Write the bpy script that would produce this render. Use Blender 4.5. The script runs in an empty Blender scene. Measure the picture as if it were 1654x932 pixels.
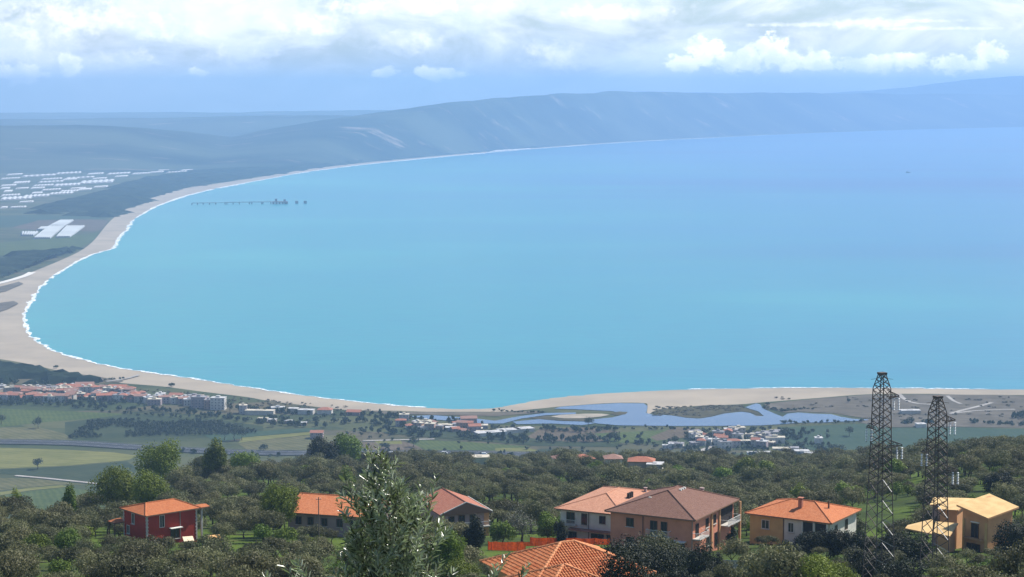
import bpy, bmesh, math, random
import numpy as np
from mathutils import Vector, Matrix
from mathutils import noise as mnoise
R = math.radians
random.seed(7)
RNG = np.random.default_rng(11)
S = bpy.context.scene
C = S.collection

# ------------------------------------------------------------------ camera
FPX, HZ, CAMH = 3200.0, 152.0, 330.0            # focal length and horizon row of the 1654 px photograph, eye height
PITCH = math.atan((466 - HZ) / FPX)
cd = bpy.data.cameras.new('camera')
cam = bpy.data.objects.new('camera', cd)
C.objects.link(cam)
cam.location = (0, 0, CAMH)
cam.rotation_euler = (math.pi / 2 - PITCH, 0, 0)
cd.sensor_fit = 'HORIZONTAL'
cd.angle = 2 * math.atan(827 / FPX)
cd.clip_start, cd.clip_end = 0.5, 200000
S.camera = cam

# ------------------------------------------------------------------ light, exposure
SUN_AZ, SUN_EL = R(60), R(51)
S.view_settings.view_transform = 'Standard'
S.view_settings.look = 'None'
S.view_settings.exposure = 0.50
S.view_settings.gamma = 1.0
S.view_settings.use_curve_mapping = False
S.render.engine = 'CYCLES'
S.cycles.use_denoising = True
S.cycles.max_bounces = 5
S.cycles.diffuse_bounces = 2
S.cycles.glossy_bounces = 1
S.cycles.transmission_bounces = 2
S.cycles.transparent_max_bounces = 8
S.cycles.volume_bounces = 2
ld = bpy.data.lights.new('sun', 'SUN')
ld.energy, ld.angle, ld.color = 5.0, R(0.53), (1.0, 0.955, 0.88)
sun = bpy.data.objects.new('sun', ld)
C.objects.link(sun)
sv = Vector((math.sin(SUN_AZ) * math.cos(SUN_EL), math.cos(SUN_AZ) * math.cos(SUN_EL), math.sin(SUN_EL)))
sun.rotation_euler = (-sv).to_track_quat('-Z', 'Y').to_euler()
sun.location = (0, 0, 3000)


class NT:
    """a little wrapper to write node trees as expressions"""
    def __init__(s, tree):
        s.t, s.n, s.l = tree, tree.nodes, tree.links
    def add(s, ty, **kw):
        nd = s.n.new(ty)
        for k, v in kw.items():
            setattr(nd, k, v)
        return nd
    def put(s, sock, v):
        if isinstance(v, bpy.types.NodeSocket):
            s.l.new(v, sock)
        elif isinstance(v, (tuple, list)) and len(v) == 3 and sock.type == 'RGBA':
            sock.default_value = (*v, 1)
        else:
            sock.default_value = v
    def m(s, op, a, b=None, c=None, clamp=False):
        nd = s.add('ShaderNodeMath', operation=op, use_clamp=clamp)
        s.put(nd.inputs[0], a)
        if b is not None: s.put(nd.inputs[1], b)
        if c is not None: s.put(nd.inputs[2], c)
        return nd.outputs[0]
    def sm(s, v, a, b):
        nd = s.add('ShaderNodeMapRange', interpolation_type='SMOOTHSTEP')
        for i, x in enumerate((v, a, b, 0.0, 1.0)):
            s.put(nd.inputs[i], x)
        return nd.outputs[0]
    def mix(s, f, a, b):
        nd = s.add('ShaderNodeMix', data_type='RGBA')
        s.put(nd.inputs[0], f); s.put(nd.inputs[6], a); s.put(nd.inputs[7], b)
        return nd.outputs[2]
    def noise(s, vec, scale, detail=3, rough=0.55, dist=0.0):
        nd = s.add('ShaderNodeTexNoise')
        if vec is not None: s.put(nd.inputs['Vector'], vec)
        nd.inputs['Scale'].default_value = scale
        nd.inputs['Detail'].default_value = detail
        nd.inputs['Roughness'].default_value = rough
        nd.inputs['Distortion'].default_value = dist
        return nd.outputs[0]
    def xyz(s, v):
        nd = s.add('ShaderNodeSeparateXYZ'); s.put(nd.inputs[0], v); return nd.outputs
    def vec(s, x, y, z):
        nd = s.add('ShaderNodeCombineXYZ')
        for i, q in enumerate((x, y, z)): s.put(nd.inputs[i], q)
        return nd.outputs[0]
    def mul(s, v, k):
        nd = s.add('ShaderNodeVectorMath', operation='MULTIPLY'); s.put(nd.inputs[0], v); nd.inputs[1].default_value = k
        return nd.outputs[0]


# ------------------------------------------------------------------ sky
W = bpy.data.worlds.new('World')
S.world = W
W.use_nodes = True
W.cycles.sampling_method = 'MANUAL'
W.cycles.sample_map_resolution = 256
w = NT(W.node_tree)
w.n.clear()
sky = w.add('ShaderNodeTexSky', sky_type='NISHITA', sun_disc=False)
sky.sun_elevation, sky.sun_rotation = SUN_EL, SUN_AZ
sky.altitude, sky.air_density, sky.dust_density, sky.ozone_density = 300, 1.0, 0.8, 2.5
d = w.add('ShaderNodeTexCoord').outputs['Generated']
dx, dy, dz = w.xyz(d)
az = w.m('ARCTAN2', dx, dy)
el = w.m('ARCSINE', dz)
# high veil: noise on a cloud plane far overhead, so that it thins and streaks towards the horizon
veil_n = w.noise(w.vec(az, w.m('MULTIPLY', el, 2.1), 3.7), 17.0, 7, 0.62, 0.5)
veil_a = w.noise(w.vec(az, 0.0, 1.3), 1.6, 1, 0.5)
veil = w.m('MULTIPLY', w.sm(w.m('ADD', veil_n, w.m('MULTIPLY', w.m('SUBTRACT', veil_a, 0.5), 0.5)), 0.30, 0.66), w.m('MULTIPLY', w.sm(el, -0.03, 0.020), w.m('SUBTRACT', 1.0, w.sm(el, 0.14, 0.45))))
# cumulus: soft lobes in azimuth / elevation, edges broken up by noise
edge = w.noise(w.vec(az, w.m('MULTIPLY', el, 1.25), 0.4), 150.0, 7, 0.62)
edge2 = w.noise(w.vec(az, w.m('MULTIPLY', el, 1.6), 5.4), 34.0, 4, 0.55)
def px_dir(x, y):
    v = Vector(((x - 827) / FPX, math.cos(PITCH) + (466 - y) / FPX * math.sin(PITCH), -math.sin(PITCH) + (466 - y) / FPX * math.cos(PITCH))).normalized()
    return math.atan2(v.x, v.y), math.asin(v.z)
aev = w.vec(az, el, 0.0)
def cumulus(lobes, soft):
    low = None
    for (x, y, rx, ry) in lobes:
        a0, e0 = px_dir(x, y)
        v = w.add('ShaderNodeVectorMath', operation='MULTIPLY_ADD')
        w.put(v.inputs[0], aev); v.inputs[1].default_value = (FPX / rx, FPX / ry, 0); v.inputs[2].default_value = (-a0 * FPX / rx, -e0 * FPX / ry, 0)
        q = w.add('ShaderNodeVectorMath', operation='DOT_PRODUCT')
        w.put(q.inputs[0], v.outputs[0]); w.put(q.inputs[1], v.outputs[0])
        low = q.outputs['Value'] if low is None else w.m('MINIMUM', low, q.outputs['Value'])
    field = w.m('EXPONENT', w.m('MULTIPLY', low, -0.9))
    v = w.m('ADD', field, w.m('MULTIPLY', w.m('SUBTRACT', edge, 0.5), 1.7))
    return w.sm(v, 0.40, 0.40 + soft), field
big, bigf = cumulus([(1105, 102, 36, 19), (1140, 84, 34, 28), (1180, 100, 44, 20), (1210, 94, 36, 26), (1243, 82, 34, 30), (1272, 98, 38, 20), (1320, 98, 32, 20),
                     (1410, 104, 64, 17), (1470, 100, 36, 17), (1535, 103, 42, 17), (1598, 86, 32, 22), (1565, 106, 42, 12)], 0.34)
sml, smlf = cumulus([(705, 119, 50, 13), (622, 118, 26, 10), (112, 106, 24, 22), (30, 120, 50, 18), (320, 116, 18, 8)], 0.32)
brd, brdf = cumulus([(110, 30, 120, 42), (270, 42, 95, 28), (70, 70, 90, 50), (390, 85, 60, 26), (660, 68, 70, 26), (480, 40, 90, 30), (900, 92, 70, 30), (1000, 20, 120, 18), (190, 95, 90, 20), (640, 12, 160, 16)], 0.75)
len_, lenf = cumulus([(1400, 38, 95, 13), (1300, 40, 130, 5), (1500, 46, 150, 4), (1480, 34, 90, 4)], 1.0)
# the same broken cumulus goes on all round the horizon outside the picture
gen = w.m('MULTIPLY', w.sm(w.m('ADD', edge2, w.m('MULTIPLY', w.m('SUBTRACT', edge, 0.5), 0.4)), 0.60, 0.74), w.m('MULTIPLY', w.sm(el, 0.01, 0.03), w.m('SUBTRACT', 1.0, w.sm(el, 0.16, 0.3))))
off = w.sm(w.m('ABSOLUTE', az), 0.26, 0.34)
gen = w.m('MULTIPLY', gen, off)
hsv = w.add('ShaderNodeHueSaturation')
w.put(hsv.inputs['Color'], sky.outputs[0]); hsv.inputs['Saturation'].default_value = 1.2; hsv.inputs['Value'].default_value = 0.92
K = 15.0          # cloud radiance before the Background strength
veilc = w.mix(w.sm(edge2, 0.3, 0.75), (0.68 * K, 0.70 * K, 0.80 * K), (0.90 * K, 0.85 * K, 0.83 * K))
col = w.mix(w.m('MULTIPLY', veil, 0.82), hsv.outputs[0], veilc)
shade = w.sm(w.noise(w.vec(az, w.m('ADD', el, 0.004), 2.2), 60.0, 5, 0.6), 0.38, 0.62)
cumc = w.mix(shade, (0.92 * K, 0.88 * K, 0.92 * K), (1.36 * K, 1.24 * K, 1.14 * K))
brdc = w.mix(shade, (0.70 * K, 0.68 * K, 0.71 * K), (1.08 * K, 0.99 * K, 0.92 * K))
col = w.mix(w.m('MULTIPLY', brd, 0.66), col, brdc)
col = w.mix(w.m('MULTIPLY', len_, 0.62), col, cumc)
col = w.mix(w.m('MULTIPLY', gen, 0.85), col, cumc)
col = w.mix(w.m('MULTIPLY', sml, 0.8), col, cumc)
col = w.mix(w.m('MULTIPLY', big, 0.95), col, cumc)
bg = w.add('ShaderNodeBackground')
w.put(bg.inputs[0], col)
bg.inputs[1].default_value = 0.10
w.l.new(bg.outputs[0], w.add('ShaderNodeOutputWorld').inputs[0])


# ------------------------------------------------------------------ places: pixel rows of the photograph -> the ground
def slope(y):
    return math.tan(PITCH + math.atan((y - 466) / FPX))
def at(x, y, Y):
    """the point at forward distance Y that the photograph shows at (x, y)"""
    f = math.cos(PITCH) + (466 - y) / FPX * math.sin(PITCH)
    return Vector(((x - 827) / FPX / f * Y, Y, CAMH - slope(y) * Y))
PZ = 1.0                                          # height of the coastal plain above the sea
def pl(x, y, z=PZ):
    return at(x, y, (CAMH - z) / slope(y))
EU = [-0.5, -0.258, -0.2, -0.165, -0.1, -0.05, 0.1, 0.2, 0.26, 0.5]
EV = [420, 430, 520, 680, 880, 990, 1000, 860, 720, 620]
HROW = [(270, 938), (340, 885), (400, 855), (600, 795), (800, 765), (1000, 748)]      # distance, row where the bare slope would show
HY = [-80, 0, 16, 60, 100, 165] + [a for a, _ in HROW]
HV = [345, 328.3, 321.8, 307.5, 298, 284.8] + [CAMH - slope(b) * a for a, b in HROW]
def hz(X, Y):
    X = np.asarray(X, float); Y = np.asarray(Y, float)
    u = X / np.maximum(Y, 60)
    E = np.interp(u, EU, EV)
    z = np.interp(np.minimum(Y, E), HY, HV)
    t = np.clip((u - 0.13) / 0.12, 0, 1); t = t * t * (3 - 2 * t)
    k = np.clip((Y - 360) / 160, 0, 1)
    z = z + 9 * t * k
    z = z + np.where(Y > 380, 1.3 * np.sin(X * 0.021 + 1.0) * np.sin(Y * 0.017 + X * 0.006), 0) * np.clip((Y - 380) / 80, 0, 1)
    dd = np.maximum(Y - E, 0)
    z = z - 0.27 * dd - 0.02 * np.minimum(dd, 60)
    q = (z + 3.0) / 12.0
    return -3.0 + 12.0 * np.where(q > 20, q, np.log1p(np.exp(np.minimum(q, 20)))) - 0.0
def hill_at(x, y):
    """where the sight line through (x, y) first meets the hillside"""
    for Y in np.arange(60, 1600, 1.0):
        p = at(x, y, Y)
        if p.z < float(hz(p.x, Y)):
            return Vector((p.x, Y, float(hz(p.x, Y))))
    return pl(x, y)

# ------------------------------------------------------------------ materials
MATS = {}
def mat(name, col, rough=0.8, spec=0.25, col2=None, scale=1.0, detail=4, bump=0.0, bscale=None, lo=0.35, hi=0.65, stretch=(1, 1, 1), coord='Object', rnd=0.0, metallic=0.0, trans=0.0, sheen=None):
    if name in MATS: return MATS[name]
    m = bpy.data.materials.new(name); m.use_nodes = True
    t = NT(m.node_tree); p = t.n['Principled BSDF']
    p.inputs['Roughness'].default_value = rough
    p.inputs['Specular IOR Level'].default_value = spec
    p.inputs['Metallic'].default_value = metallic
    base = col
    tc = t.add('ShaderNodeTexCoord').outputs[coord]
    tc = t.mul(tc, stretch) if stretch != (1, 1, 1) else tc
    if col2 is not None:
        base = t.mix(t.sm(t.noise(tc, scale, detail), lo, hi), col, col2)
    if rnd:
        oi = t.add('ShaderNodeObjectInfo').outputs['Random']
        h = t.add('ShaderNodeHueSaturation')
        t.put(h.inputs['Color'], base)
        t.put(h.inputs['Value'], t.m('MULTIPLY_ADD', oi, rnd * 2, 1 - rnd))
        t.put(h.inputs['Hue'], t.m('MULTIPLY_ADD', t.m('FRACT', t.m('MULTIPLY', oi, 7.31)), rnd * 0.08, 0.5 - rnd * 0.04))
        base = h.outputs[0]
    t.put(p.inputs['Base Color'], base)
    if bump:
        b = t.add('ShaderNodeBump'); b.inputs['Strength'].default_value = bump; b.inputs['Distance'].default_value = 0.05
        t.put(b.inputs['Height'], t.noise(tc, bscale or scale * 6, 5)); t.l.new(b.outputs[0], p.inputs['Normal'])
    if trans:
        tr = t.add('ShaderNodeBsdfTranslucent'); t.put(tr.inputs[0], base)
        mx = t.add('ShaderNodeMixShader'); mx.inputs[0].default_value = trans
        t.l.new(p.outputs[0], mx.inputs[1]); t.l.new(tr.outputs[0], mx.inputs[2])
        t.l.new(mx.outputs[0], t.n['Material Output'].inputs[0])
    MATS[name] = m
    return m

def tile_mat(name, c1, c2, grime):
    """barrel tiles laid in rows: colour changes tile by tile, relief from the tile profile (UV in metres)"""
    m = bpy.data.materials.new(name); m.use_nodes = True
    t = NT(m.node_tree); p = t.n['Principled BSDF']
    uv = t.add('ShaderNodeUVMap').outputs[0]
    u, v, _ = t.xyz(uv)
    iu, iv = t.m('FLOOR', t.m('DIVIDE', u, 0.26)), t.m('FLOOR', t.m('DIVIDE', v, 0.34))
    wn = t.add('ShaderNodeTexWhiteNoise', noise_dimensions='2D'); t.put(wn.inputs['Vector'], t.vec(iu, iv, 0.0))
    big = t.noise(t.vec(u, v, 0.0), 0.55, 4)
    c = t.mix(t.m('ADD', t.m('MULTIPLY', wn.outputs[0], 0.7), t.m('MULTIPLY', t.m('SUBTRACT', big, 0.5), 0.6), clamp=True), c1, c2)
    c = t.mix(t.m('MULTIPLY', t.sm(t.noise(t.vec(u, v, 4.0), 1.3, 6, 0.7), 0.52, 0.75), 0.55), c, grime)
    t.put(p.inputs['Base Color'], c); p.inputs['Roughness'].default_value = 0.85; p.inputs['Specular IOR Level'].default_value = 0.15
    hgt = t.m('ADD', t.m('ABSOLUTE', t.m('SINE', t.m('MULTIPLY', u, math.pi / 0.26))), t.m('MULTIPLY', t.m('FRACT', t.m('DIVIDE', v, 0.34)), -0.35))
    b = t.add('ShaderNodeBump'); b.inputs['Strength'].default_value = 0.7; b.inputs['Distance'].default_value = 0.07
    t.put(b.inputs['Height'], hgt); t.l.new(b.outputs[0], p.inputs['Normal'])
    MATS[name] = m
    return m

def field_mat(name, c1, c2, ang, row, contrast=0.5):
    """cropped land: rows along one direction, patchy growth"""
    m = bpy.data.materials.new(name); m.use_nodes = True
    t = NT(m.node_tree); p = t.n['Principled BSDF']
    o = t.add('ShaderNodeTexCoord').outputs['Object']
    x, y, _ = t.xyz(o)
    k = t.m('ADD', t.m('MULTIPLY', x, math.cos(ang)), t.m('MULTIPLY', y, math.sin(ang)))
    k = t.m('ADD', k, t.m('MULTIPLY', t.noise(o, 0.05, 3), row * 1.6))
    rows = t.sm(t.m('SINE', t.m('MULTIPLY', k, 2 * math.pi / row)), -1.0, 1.0)
    n1 = t.noise(o, 0.02, 5, 0.6); n2 = t.noise(t.mul(o, (0.4, 1.0, 1.0)), 0.09, 4, 0.6)
    f = t.m('ADD', t.m('MULTIPLY', rows, contrast * 0.22), t.m('ADD', t.m('MULTIPLY', n1, 0.5), t.m('MULTIPLY', n2, 0.45)))
    t.put(p.inputs['Base Color'], t.mix(t.sm(f, 0.35, 0.72), c1, c2))
    p.inputs['Roughness'].default_value = 0.95; p.inputs['Specular IOR Level'].default_value = 0.05
    MATS[name] = m
    return m

# ------------------------------------------------------------------ object helpers
def link(o, parent=None):
    C.objects.link(o)
    if parent is not None: o.parent = parent
    return o
def mesh(name, verts, faces, m, uvs=None, smooth=False):
    me = bpy.data.meshes.new(name)
    me.from_pydata([tuple(map(float, v)) for v in verts], [], faces)
    if m is not None: me.materials.append(m)
    if uvs is not None:
        l = me.uv_layers.new(name='UVMap')
        l.data.foreach_set('uv', np.asarray(uvs, 'f').ravel())
    if smooth: me.polygons.foreach_set('use_smooth', np.ones(len(me.polygons), bool))
    me.update()
    return me
def obj(name, me, parent=None, loc=None, rot=None, scale=None):
    o = bpy.data.objects.new(name, me)
    link(o, parent)
    if loc is not None: o.location = loc
    if rot is not None: o.rotation_euler = rot
    if scale is not None: o.scale = scale
    return o
def tag(o, label, cat, group=None, kind=None):
    o['label'] = label; o['category'] = cat
    if group: o['group'] = group
    if kind: o['kind'] = kind
    return o
def struct(o, label=None):
    o['kind'] = 'structure'
    if label: o['label'] = label
    return o
def thing(name, label, cat, loc=(0, 0, 0), rz=0.0, group=None):
    o = bpy.data.objects.new(name, None); link(o)
    o.empty_display_size = 0.3
    o.location = loc; o.rotation_euler = (0, 0, rz)
    return tag(o, label, cat, group)
def boxg(x0, x1, y0, y1, z0, z1):
    v = [(x0, y0, z0), (x1, y0, z0), (x1, y1, z0), (x0, y1, z0), (x0, y0, z1), (x1, y0, z1), (x1, y1, z1), (x0, y1, z1)]
    f = [(0, 3, 2, 1), (4, 5, 6, 7), (0, 1, 5, 4), (1, 2, 6, 5), (2, 3, 7, 6), (3, 0, 4, 7)]
    return v, f
def join(geos):
    V, F = [], []
    for v, f in geos:
        b = len(V); V += list(v); F += [tuple(i + b for i in q) for q in f]
    return V, F
def box(name, dims, m, parent=None):
    return obj(name, mesh(name, *boxg(*dims), m), parent)
def barg(a, b, r, n=4, r2=None):
    """a bar or tapered tube from a to b"""
    a, b = Vector(a), Vector(b); r2 = r if r2 is None else r2
    q = (b - a).to_track_quat('Z', 'Y')
    v = []
    for c, rr in ((a, r), (b, r2)):
        for i in range(n):
            t = 2 * math.pi * (i + 0.5) / n
            v.append(c + q @ Vector((rr * math.cos(t), rr * math.sin(t), 0)))
    f = [(i, (i + 1) % n, n + (i + 1) % n, n + i) for i in range(n)] + [tuple(range(n))[::-1], tuple(range(n, 2 * n))]
    return v, f
UNITBAR = {}
def bar(name, a, b, r, m, parent):
    """a bar that shares one unit mesh per material"""
    if m.name not in UNITBAR:
        UNITBAR[m.name] = mesh('bar', *boxg(-1, 1, -1, 1, 0, 1), m)
    a, b = Vector(a), Vector(b)
    o = obj(name, UNITBAR[m.name], parent)
    o.matrix_local = Matrix.Translation(a) @ (b - a).to_track_quat('Z', 'Y').to_matrix().to_4x4() @ Matrix.Diagonal((r, r, (b - a).length, 1))
    return o
def sheet(name, pts, z, m, skirt=None):
    """a flat polygon; points are (x, y) in metres, z one height or one for each point"""
    from mathutils.geometry import delaunay_2d_cdt
    pts = [Vector((p[0], p[1])) for p in pts]
    n = len(pts)
    v2, _, fc, ov, _, _ = delaunay_2d_cdt(pts, [(i, (i + 1) % n) for i in range(n)], [], 1, 1e-4)
    zl = [z] * n if isinstance(z, (int, float)) else list(z)
    V = [(p.x, p.y, zl[ov[i][0]] if ov[i] else sum(zl) / n) for i, p in enumerate(v2)]
    F = []
    for f in fc:
        a, b, c = (v2[i] for i in f[:3])
        F.append(tuple(f) if (b - a).cross(c - a) > 0 else tuple(f)[::-1])
    if skirt is not None:
        k = len(V)
        V += [(p.x, p.y, q) for p, q in zip(pts, zl)] + [(p.x, p.y, skirt) for p in pts]
        F += [(k + i, k + (i + 1) % n, k + n + (i + 1) % n, k + n + i) for i in range(n)]
    return obj(name, mesh(name, V, F, m))
def smooth_line(P, n):
    """Catmull-Rom through a list of points"""
    P = [Vector(p) for p in P]; out = []
    for i in range(len(P) - 1):
        p0, p1, p2, p3 = P[max(i - 1, 0)], P[i], P[i + 1], P[min(i + 2, len(P) - 1)]
        for k in range(n):
            t = k / n
            out.append(0.5 * ((2 * p1) + (p2 - p0) * t + (2 * p0 - 5 * p1 + 4 * p2 - p3) * t * t + (3 * p1 - p0 - 3 * p2 + p3) * t ** 3))
    return out + [P[-1]]

# ==================================================================== THE SETTING
def build_setting():
    # ---- sea
    m = bpy.data.materials.new('sea_water'); m.use_nodes = True
    t = NT(m.node_tree); p = t.n['Principled BSDF']
    o = t.add('ShaderNodeTexCoord').outputs['Object']
    x, y, _ = t.xyz(o)
    n1 = t.noise(t.mul(o, (0.35, 1.0, 1.0)), 0.0006, 4, 0.55, 0.6)
    n2 = t.noise(t.mul(o, (0.22, 1.0, 1.0)), 0.004, 4, 0.6)
    n3 = t.noise(t.mul(o, (0.3, 1.0, 1.0)), 0.05, 4, 0.65)
    # milky run-off stays along the western beach, clear deep water lies offshore
    k = t.m('ADD', t.m('MULTIPLY', x, 0.00032), t.m('MULTIPLY', y, 0.00006))
    f = t.sm(t.m('ADD', k, t.m('MULTIPLY', t.m('SUBTRACT', n1, 0.5), 1.1)), -0.25, 1.15)
    c = t.mix(f, (0.003, 0.232, 0.236), (0.003, 0.124, 0.292))
    c = t.mix(t.m('MULTIPLY', t.sm(n2, 0.42, 0.72), 0.40), c, (0.018, 0.215, 0.25))
    c = t.mix(t.m('MULTIPLY', t.sm(n3, 0.35, 0.75), 0.42), c, (0.006, 0.130, 0.215))
    n4 = t.noise(t.mul(o, (0.10, 1.0, 1.0)), 0.0011, 5, 0.6, 0.8)          # long wind lanes and current lines offshore
    n5 = t.noise(t.mul(o, (0.6, 1.0, 1.0)), 0.0009, 4, 0.55)
    c = t.mix(t.m('MULTIPLY', t.m('MULTIPLY', t.sm(n4, 0.50, 0.66), f), 0.75), c, (0.004, 0.070, 0.215))
    c = t.mix(t.m('MULTIPLY', t.m('MULTIPLY', t.sm(n5, 0.48, 0.70), t.m('SUBTRACT', 1.0, f)), 0.65), c, (0.040, 0.310, 0.285))
    t.put(p.inputs['Base Color'], c)
    p.inputs['Roughness'].default_value = 0.30; p.inputs['IOR'].default_value = 1.33; p.inputs['Specular IOR Level'].default_value = 0.36
    b = t.add('ShaderNodeBump'); b.inputs['Strength'].default_value = 0.25; b.inputs['Distance'].default_value = 1.5
    t.put(b.inputs['Height'], t.noise(t.mul(o, (0.35, 1.0, 1.0)), 0.06, 4, 0.6)); t.l.new(b.outputs[0], p.inputs['Normal'])
    E_ = 34000
    struct(sheet('sea', [(-E_, -1800), (E_, -1800), (E_, E_), (-E_, E_)], 0.0, m))

    # ---- the coastline, from the near right round the bay to the far cape
    cpx = [(4200, 634), (2600, 632), (1900, 630), (1654, 629), (1540, 628.5), (1450, 627), (1330, 626.5), (1200, 627.5), (1100, 629.5), (1000, 634), (930, 639), (870, 646), (822, 655), (790, 659.5), (740, 660.5),
           (700, 659), (640, 655), (560, 647), (470, 636), (400, 625.5), (330, 614.5), (260, 604.5), (190, 594), (140, 583), (95, 570), (66, 556), (47, 540), (39, 522), (40, 504), (48, 488),
           (60, 470), (80, 450), (110, 430), (145, 412), (178, 402.5), (184, 397), (190, 385), (203, 371), (214, 356), (235, 342), (262, 329), (300, 316), (350, 304), (420, 291),
           (500, 277), (600, 264.5), (700, 254.5), (800, 245.5), (900, 237.5), (1000, 230.5), (1060, 227), (1150, 222.5), (1250, 217.5), (1350, 213.5), (1450, 210), (1550, 207.5), (1654, 205), (1900, 201.5), (2300, 199)]
    coast = [pl(a, b_, 0.2) for a, b_ in cpx]
    coast = smooth_line([Vector((v.x, v.y, 0)) for v in coast], 8)
    # small cusps along the beach
    cc = []
    for i, v in enumerate(coast):
        if 24 < i < 380:
            a = min(6.0, 0.0018 * v.y) * (1.2 if v.y < 5200 else 0.5)
            cc.append(v + Vector((mnoise.noise((i * 0.55, 1, 2)), mnoise.noise((i * 0.55, 5, 2)), 0)) * a)
        else: cc.append(v)
    coast = cc
    # ---- land
    gm = bpy.data.materials.new('coastal_plain'); gm.use_nodes = True
    t = NT(gm.node_tree); p = t.n['Principled BSDF']
    o = t.add('ShaderNodeTexCoord').outputs['Object']
    vo = t.add('ShaderNodeTexVoronoi', feature='F1'); t.put(vo.inputs['Vector'], t.mul(o, (0.28, 1.0, 1.0))); vo.inputs['Scale'].default_value = 0.020
    h, s_, v_ = t.xyz(vo.outputs['Color'])
    n = t.noise(o, 0.012, 6, 0.65); nf = t.noise(t.mul(o, (0.5, 1, 1)), 0.12, 4, 0.6)
    c = t.mix(h, (0.038, 0.056, 0.026), (0.100, 0.102, 0.050))
    c = t.mix(t.m('MULTIPLY', t.sm(s_, 0.6, 0.95), 0.8), c, (0.11, 0.088, 0.060))
    c = t.mix(t.sm(n, 0.45, 0.68), c, (0.030, 0.044, 0.024))
    c = t.mix(t.m('MULTIPLY', t.sm(nf, 0.4, 0.75), 0.5), c, (0.066, 0.076, 0.042))
    t.put(p.inputs['Base Color'], c); p.inputs['Roughness'].default_value = 0.95; p.inputs['Specular IOR Level'].default_value = 0.05
    # ---- beach
    inner = [(4200, 640), (2600, 639), (1654, 638), (1500, 636), (1400, 637), (1330, 642), (1230, 650), (1195, 653), (1120, 656), (1060, 665), (1046, 668), (1046, 655), (1040, 651), (1000, 650.5), (950, 653), (900, 657), (860, 661), (815, 665), (780, 665),
             (740, 665), (690, 665), (640, 663.5), (590, 663), (545, 661), (470, 652), (430, 647), (400, 641.5), (330, 633), (260, 624), (200, 619), (150, 612), (120, 605), (60, 591), (0, 580), (-120, 566), (-300, 545),
             (-300, 500), (-120, 482), (0, 457), (60, 436), (110, 415), (135, 402), (152, 388), (165, 372), (178, 357), (200, 340), (232, 325), (262, 314), (300, 304), (350, 296.5), (420, 286),
             (500, 273), (600, 261.8), (700, 252.6), (800, 244), (900, 236.5), (1000, 229.8), (1060, 226.5), (1150, 222.2), (1250, 217.3), (1350, 213.3)]
    cend = min(range(len(coast)), key=lambda i: (coast[i] - Vector((pl(1350, 213.5).x, pl(1350, 213.5).y, 0))).length)
    inn = smooth_line([Vector((pl(a, b_).x, pl(a, b_).y, 0)) for a, b_ in inner], 4)
    sand = mat('beach_sand', (0.37, 0.310, 0.235), 0.95, 0.08, (0.27, 0.230, 0.180), 0.012, 7, lo=0.2, hi=0.8)
    land = [(v.x, v.y) for v in inn] + [(v.x, v.y) for v in coast[cend + 1:]] + [(33000, coast[-1].y + 1500), (33000, 33500), (-33000, 33500), (-33000, -1500), (33000, -1500), (33000, inn[0].y - 60)]
    struct(sheet('ground', land, PZ, gm, skirt=-0.5), 'green coastal plain running round the bay')
    struct(sheet('beach', [(v.x, v.y) for v in coast[:cend + 1]] + [(v.x, v.y) for v in reversed(inn)], [0.05] * (cend + 1) + [PZ + 0.02] * len(inn), sand), 'broad curve of pale grey sand along the bay')
    # ---- surf: a broken white line, doubled where it is steep
    foam = mat('foam', (0.86, 0.88, 0.88), 0.9, 0.1)
    ft = NT(foam.node_tree); fo = ft.add('ShaderNodeTexCoord').outputs['Object']       # broken froth: water shows through
    ft.put(ft.n['Principled BSDF'].inputs['Alpha'], ft.m('MAXIMUM', ft.sm(ft.noise(fo, 0.16, 5, 0.7), 0.34, 0.60), 0.22))
    V, F = [], []
    def surf(i0, i1, off, wid, gate, seed):
        prev = None
        dense = smooth_line(coast[i0:i1], 14)
        acc = 0.0
        for j, v in enumerate(dense):
            a, b_ = dense[max(j - 1, 0)], dense[min(j + 1, len(dense) - 1)]
            tn = (b_ - a).normalized(); nr = Vector((tn.y, -tn.x, 0))       # seaward on this winding
            if j: acc += (v - dense[j - 1]).length
            sc = 1 + max(0, v.y - 3500) / 2600
            n0 = mnoise.noise((acc / (22 * sc), seed, 0.5)) + 0.5 * mnoise.noise((acc / (7 * sc), seed, 3.5)); n1_ = mnoise.noise((acc / (80 * sc), seed + 9, 0.5))
            ww = wid * sc * (0.75 + 0.7 * n0 + 0.5 * n1_)
            if gate is not None: ww *= min(1, max(0, (n1_ - gate) * 4))
            if ww < 0.25 * sc: prev = None; continue
            q = off * sc + 1.5 * n0 * sc
            A, B = v - nr * (q - 0.5), v - nr * (q - 0.5 - 0) + nr * ww
            k = len(V); V.extend([(A.x, A.y, 0.45), (B.x, B.y, 0.3)])
            if prev is not None: F.append((prev, prev + 1, k + 1, k))
            prev = k
    iA = 8 * 15 + 2
    surf(iA, 8 * 22 + 6, 2.0, 5.5, None, 1)
    surf(8 * 22 + 5, 8 * 31, 2.0, 7.0, None, 11)
    surf(8 * 31, 8 * 42, 1.0, 6.5, None, 21)
    surf(8 * 42, 8 * 52, 1.0, 7.0, None, 5)
    surf(8 * 2, 8 * 8, 0.5, 4.5, 0.0, 7)
    o_ = obj('surf_foam', mesh('surf_foam', V, F, foam)); o_['kind'] = 'stuff'; tag(o_, 'white line of breaking waves along the beach', 'surf')

    # ---- hillside in front
    ys = np.concatenate([np.linspace(-60, 60, 14), np.linspace(70, 420, 60), np.linspace(430, 1000, 60), np.linspace(1020, 1900, 40)])
    us = np.linspace(-0.62, 0.62, 170)
    V = []
    for Y in ys:
        X = us * (max(Y, 0) + 60)
        Z = hz(X, np.full_like(X, Y))
        V += list(zip(X, np.full_like(X, Y), Z))
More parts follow.
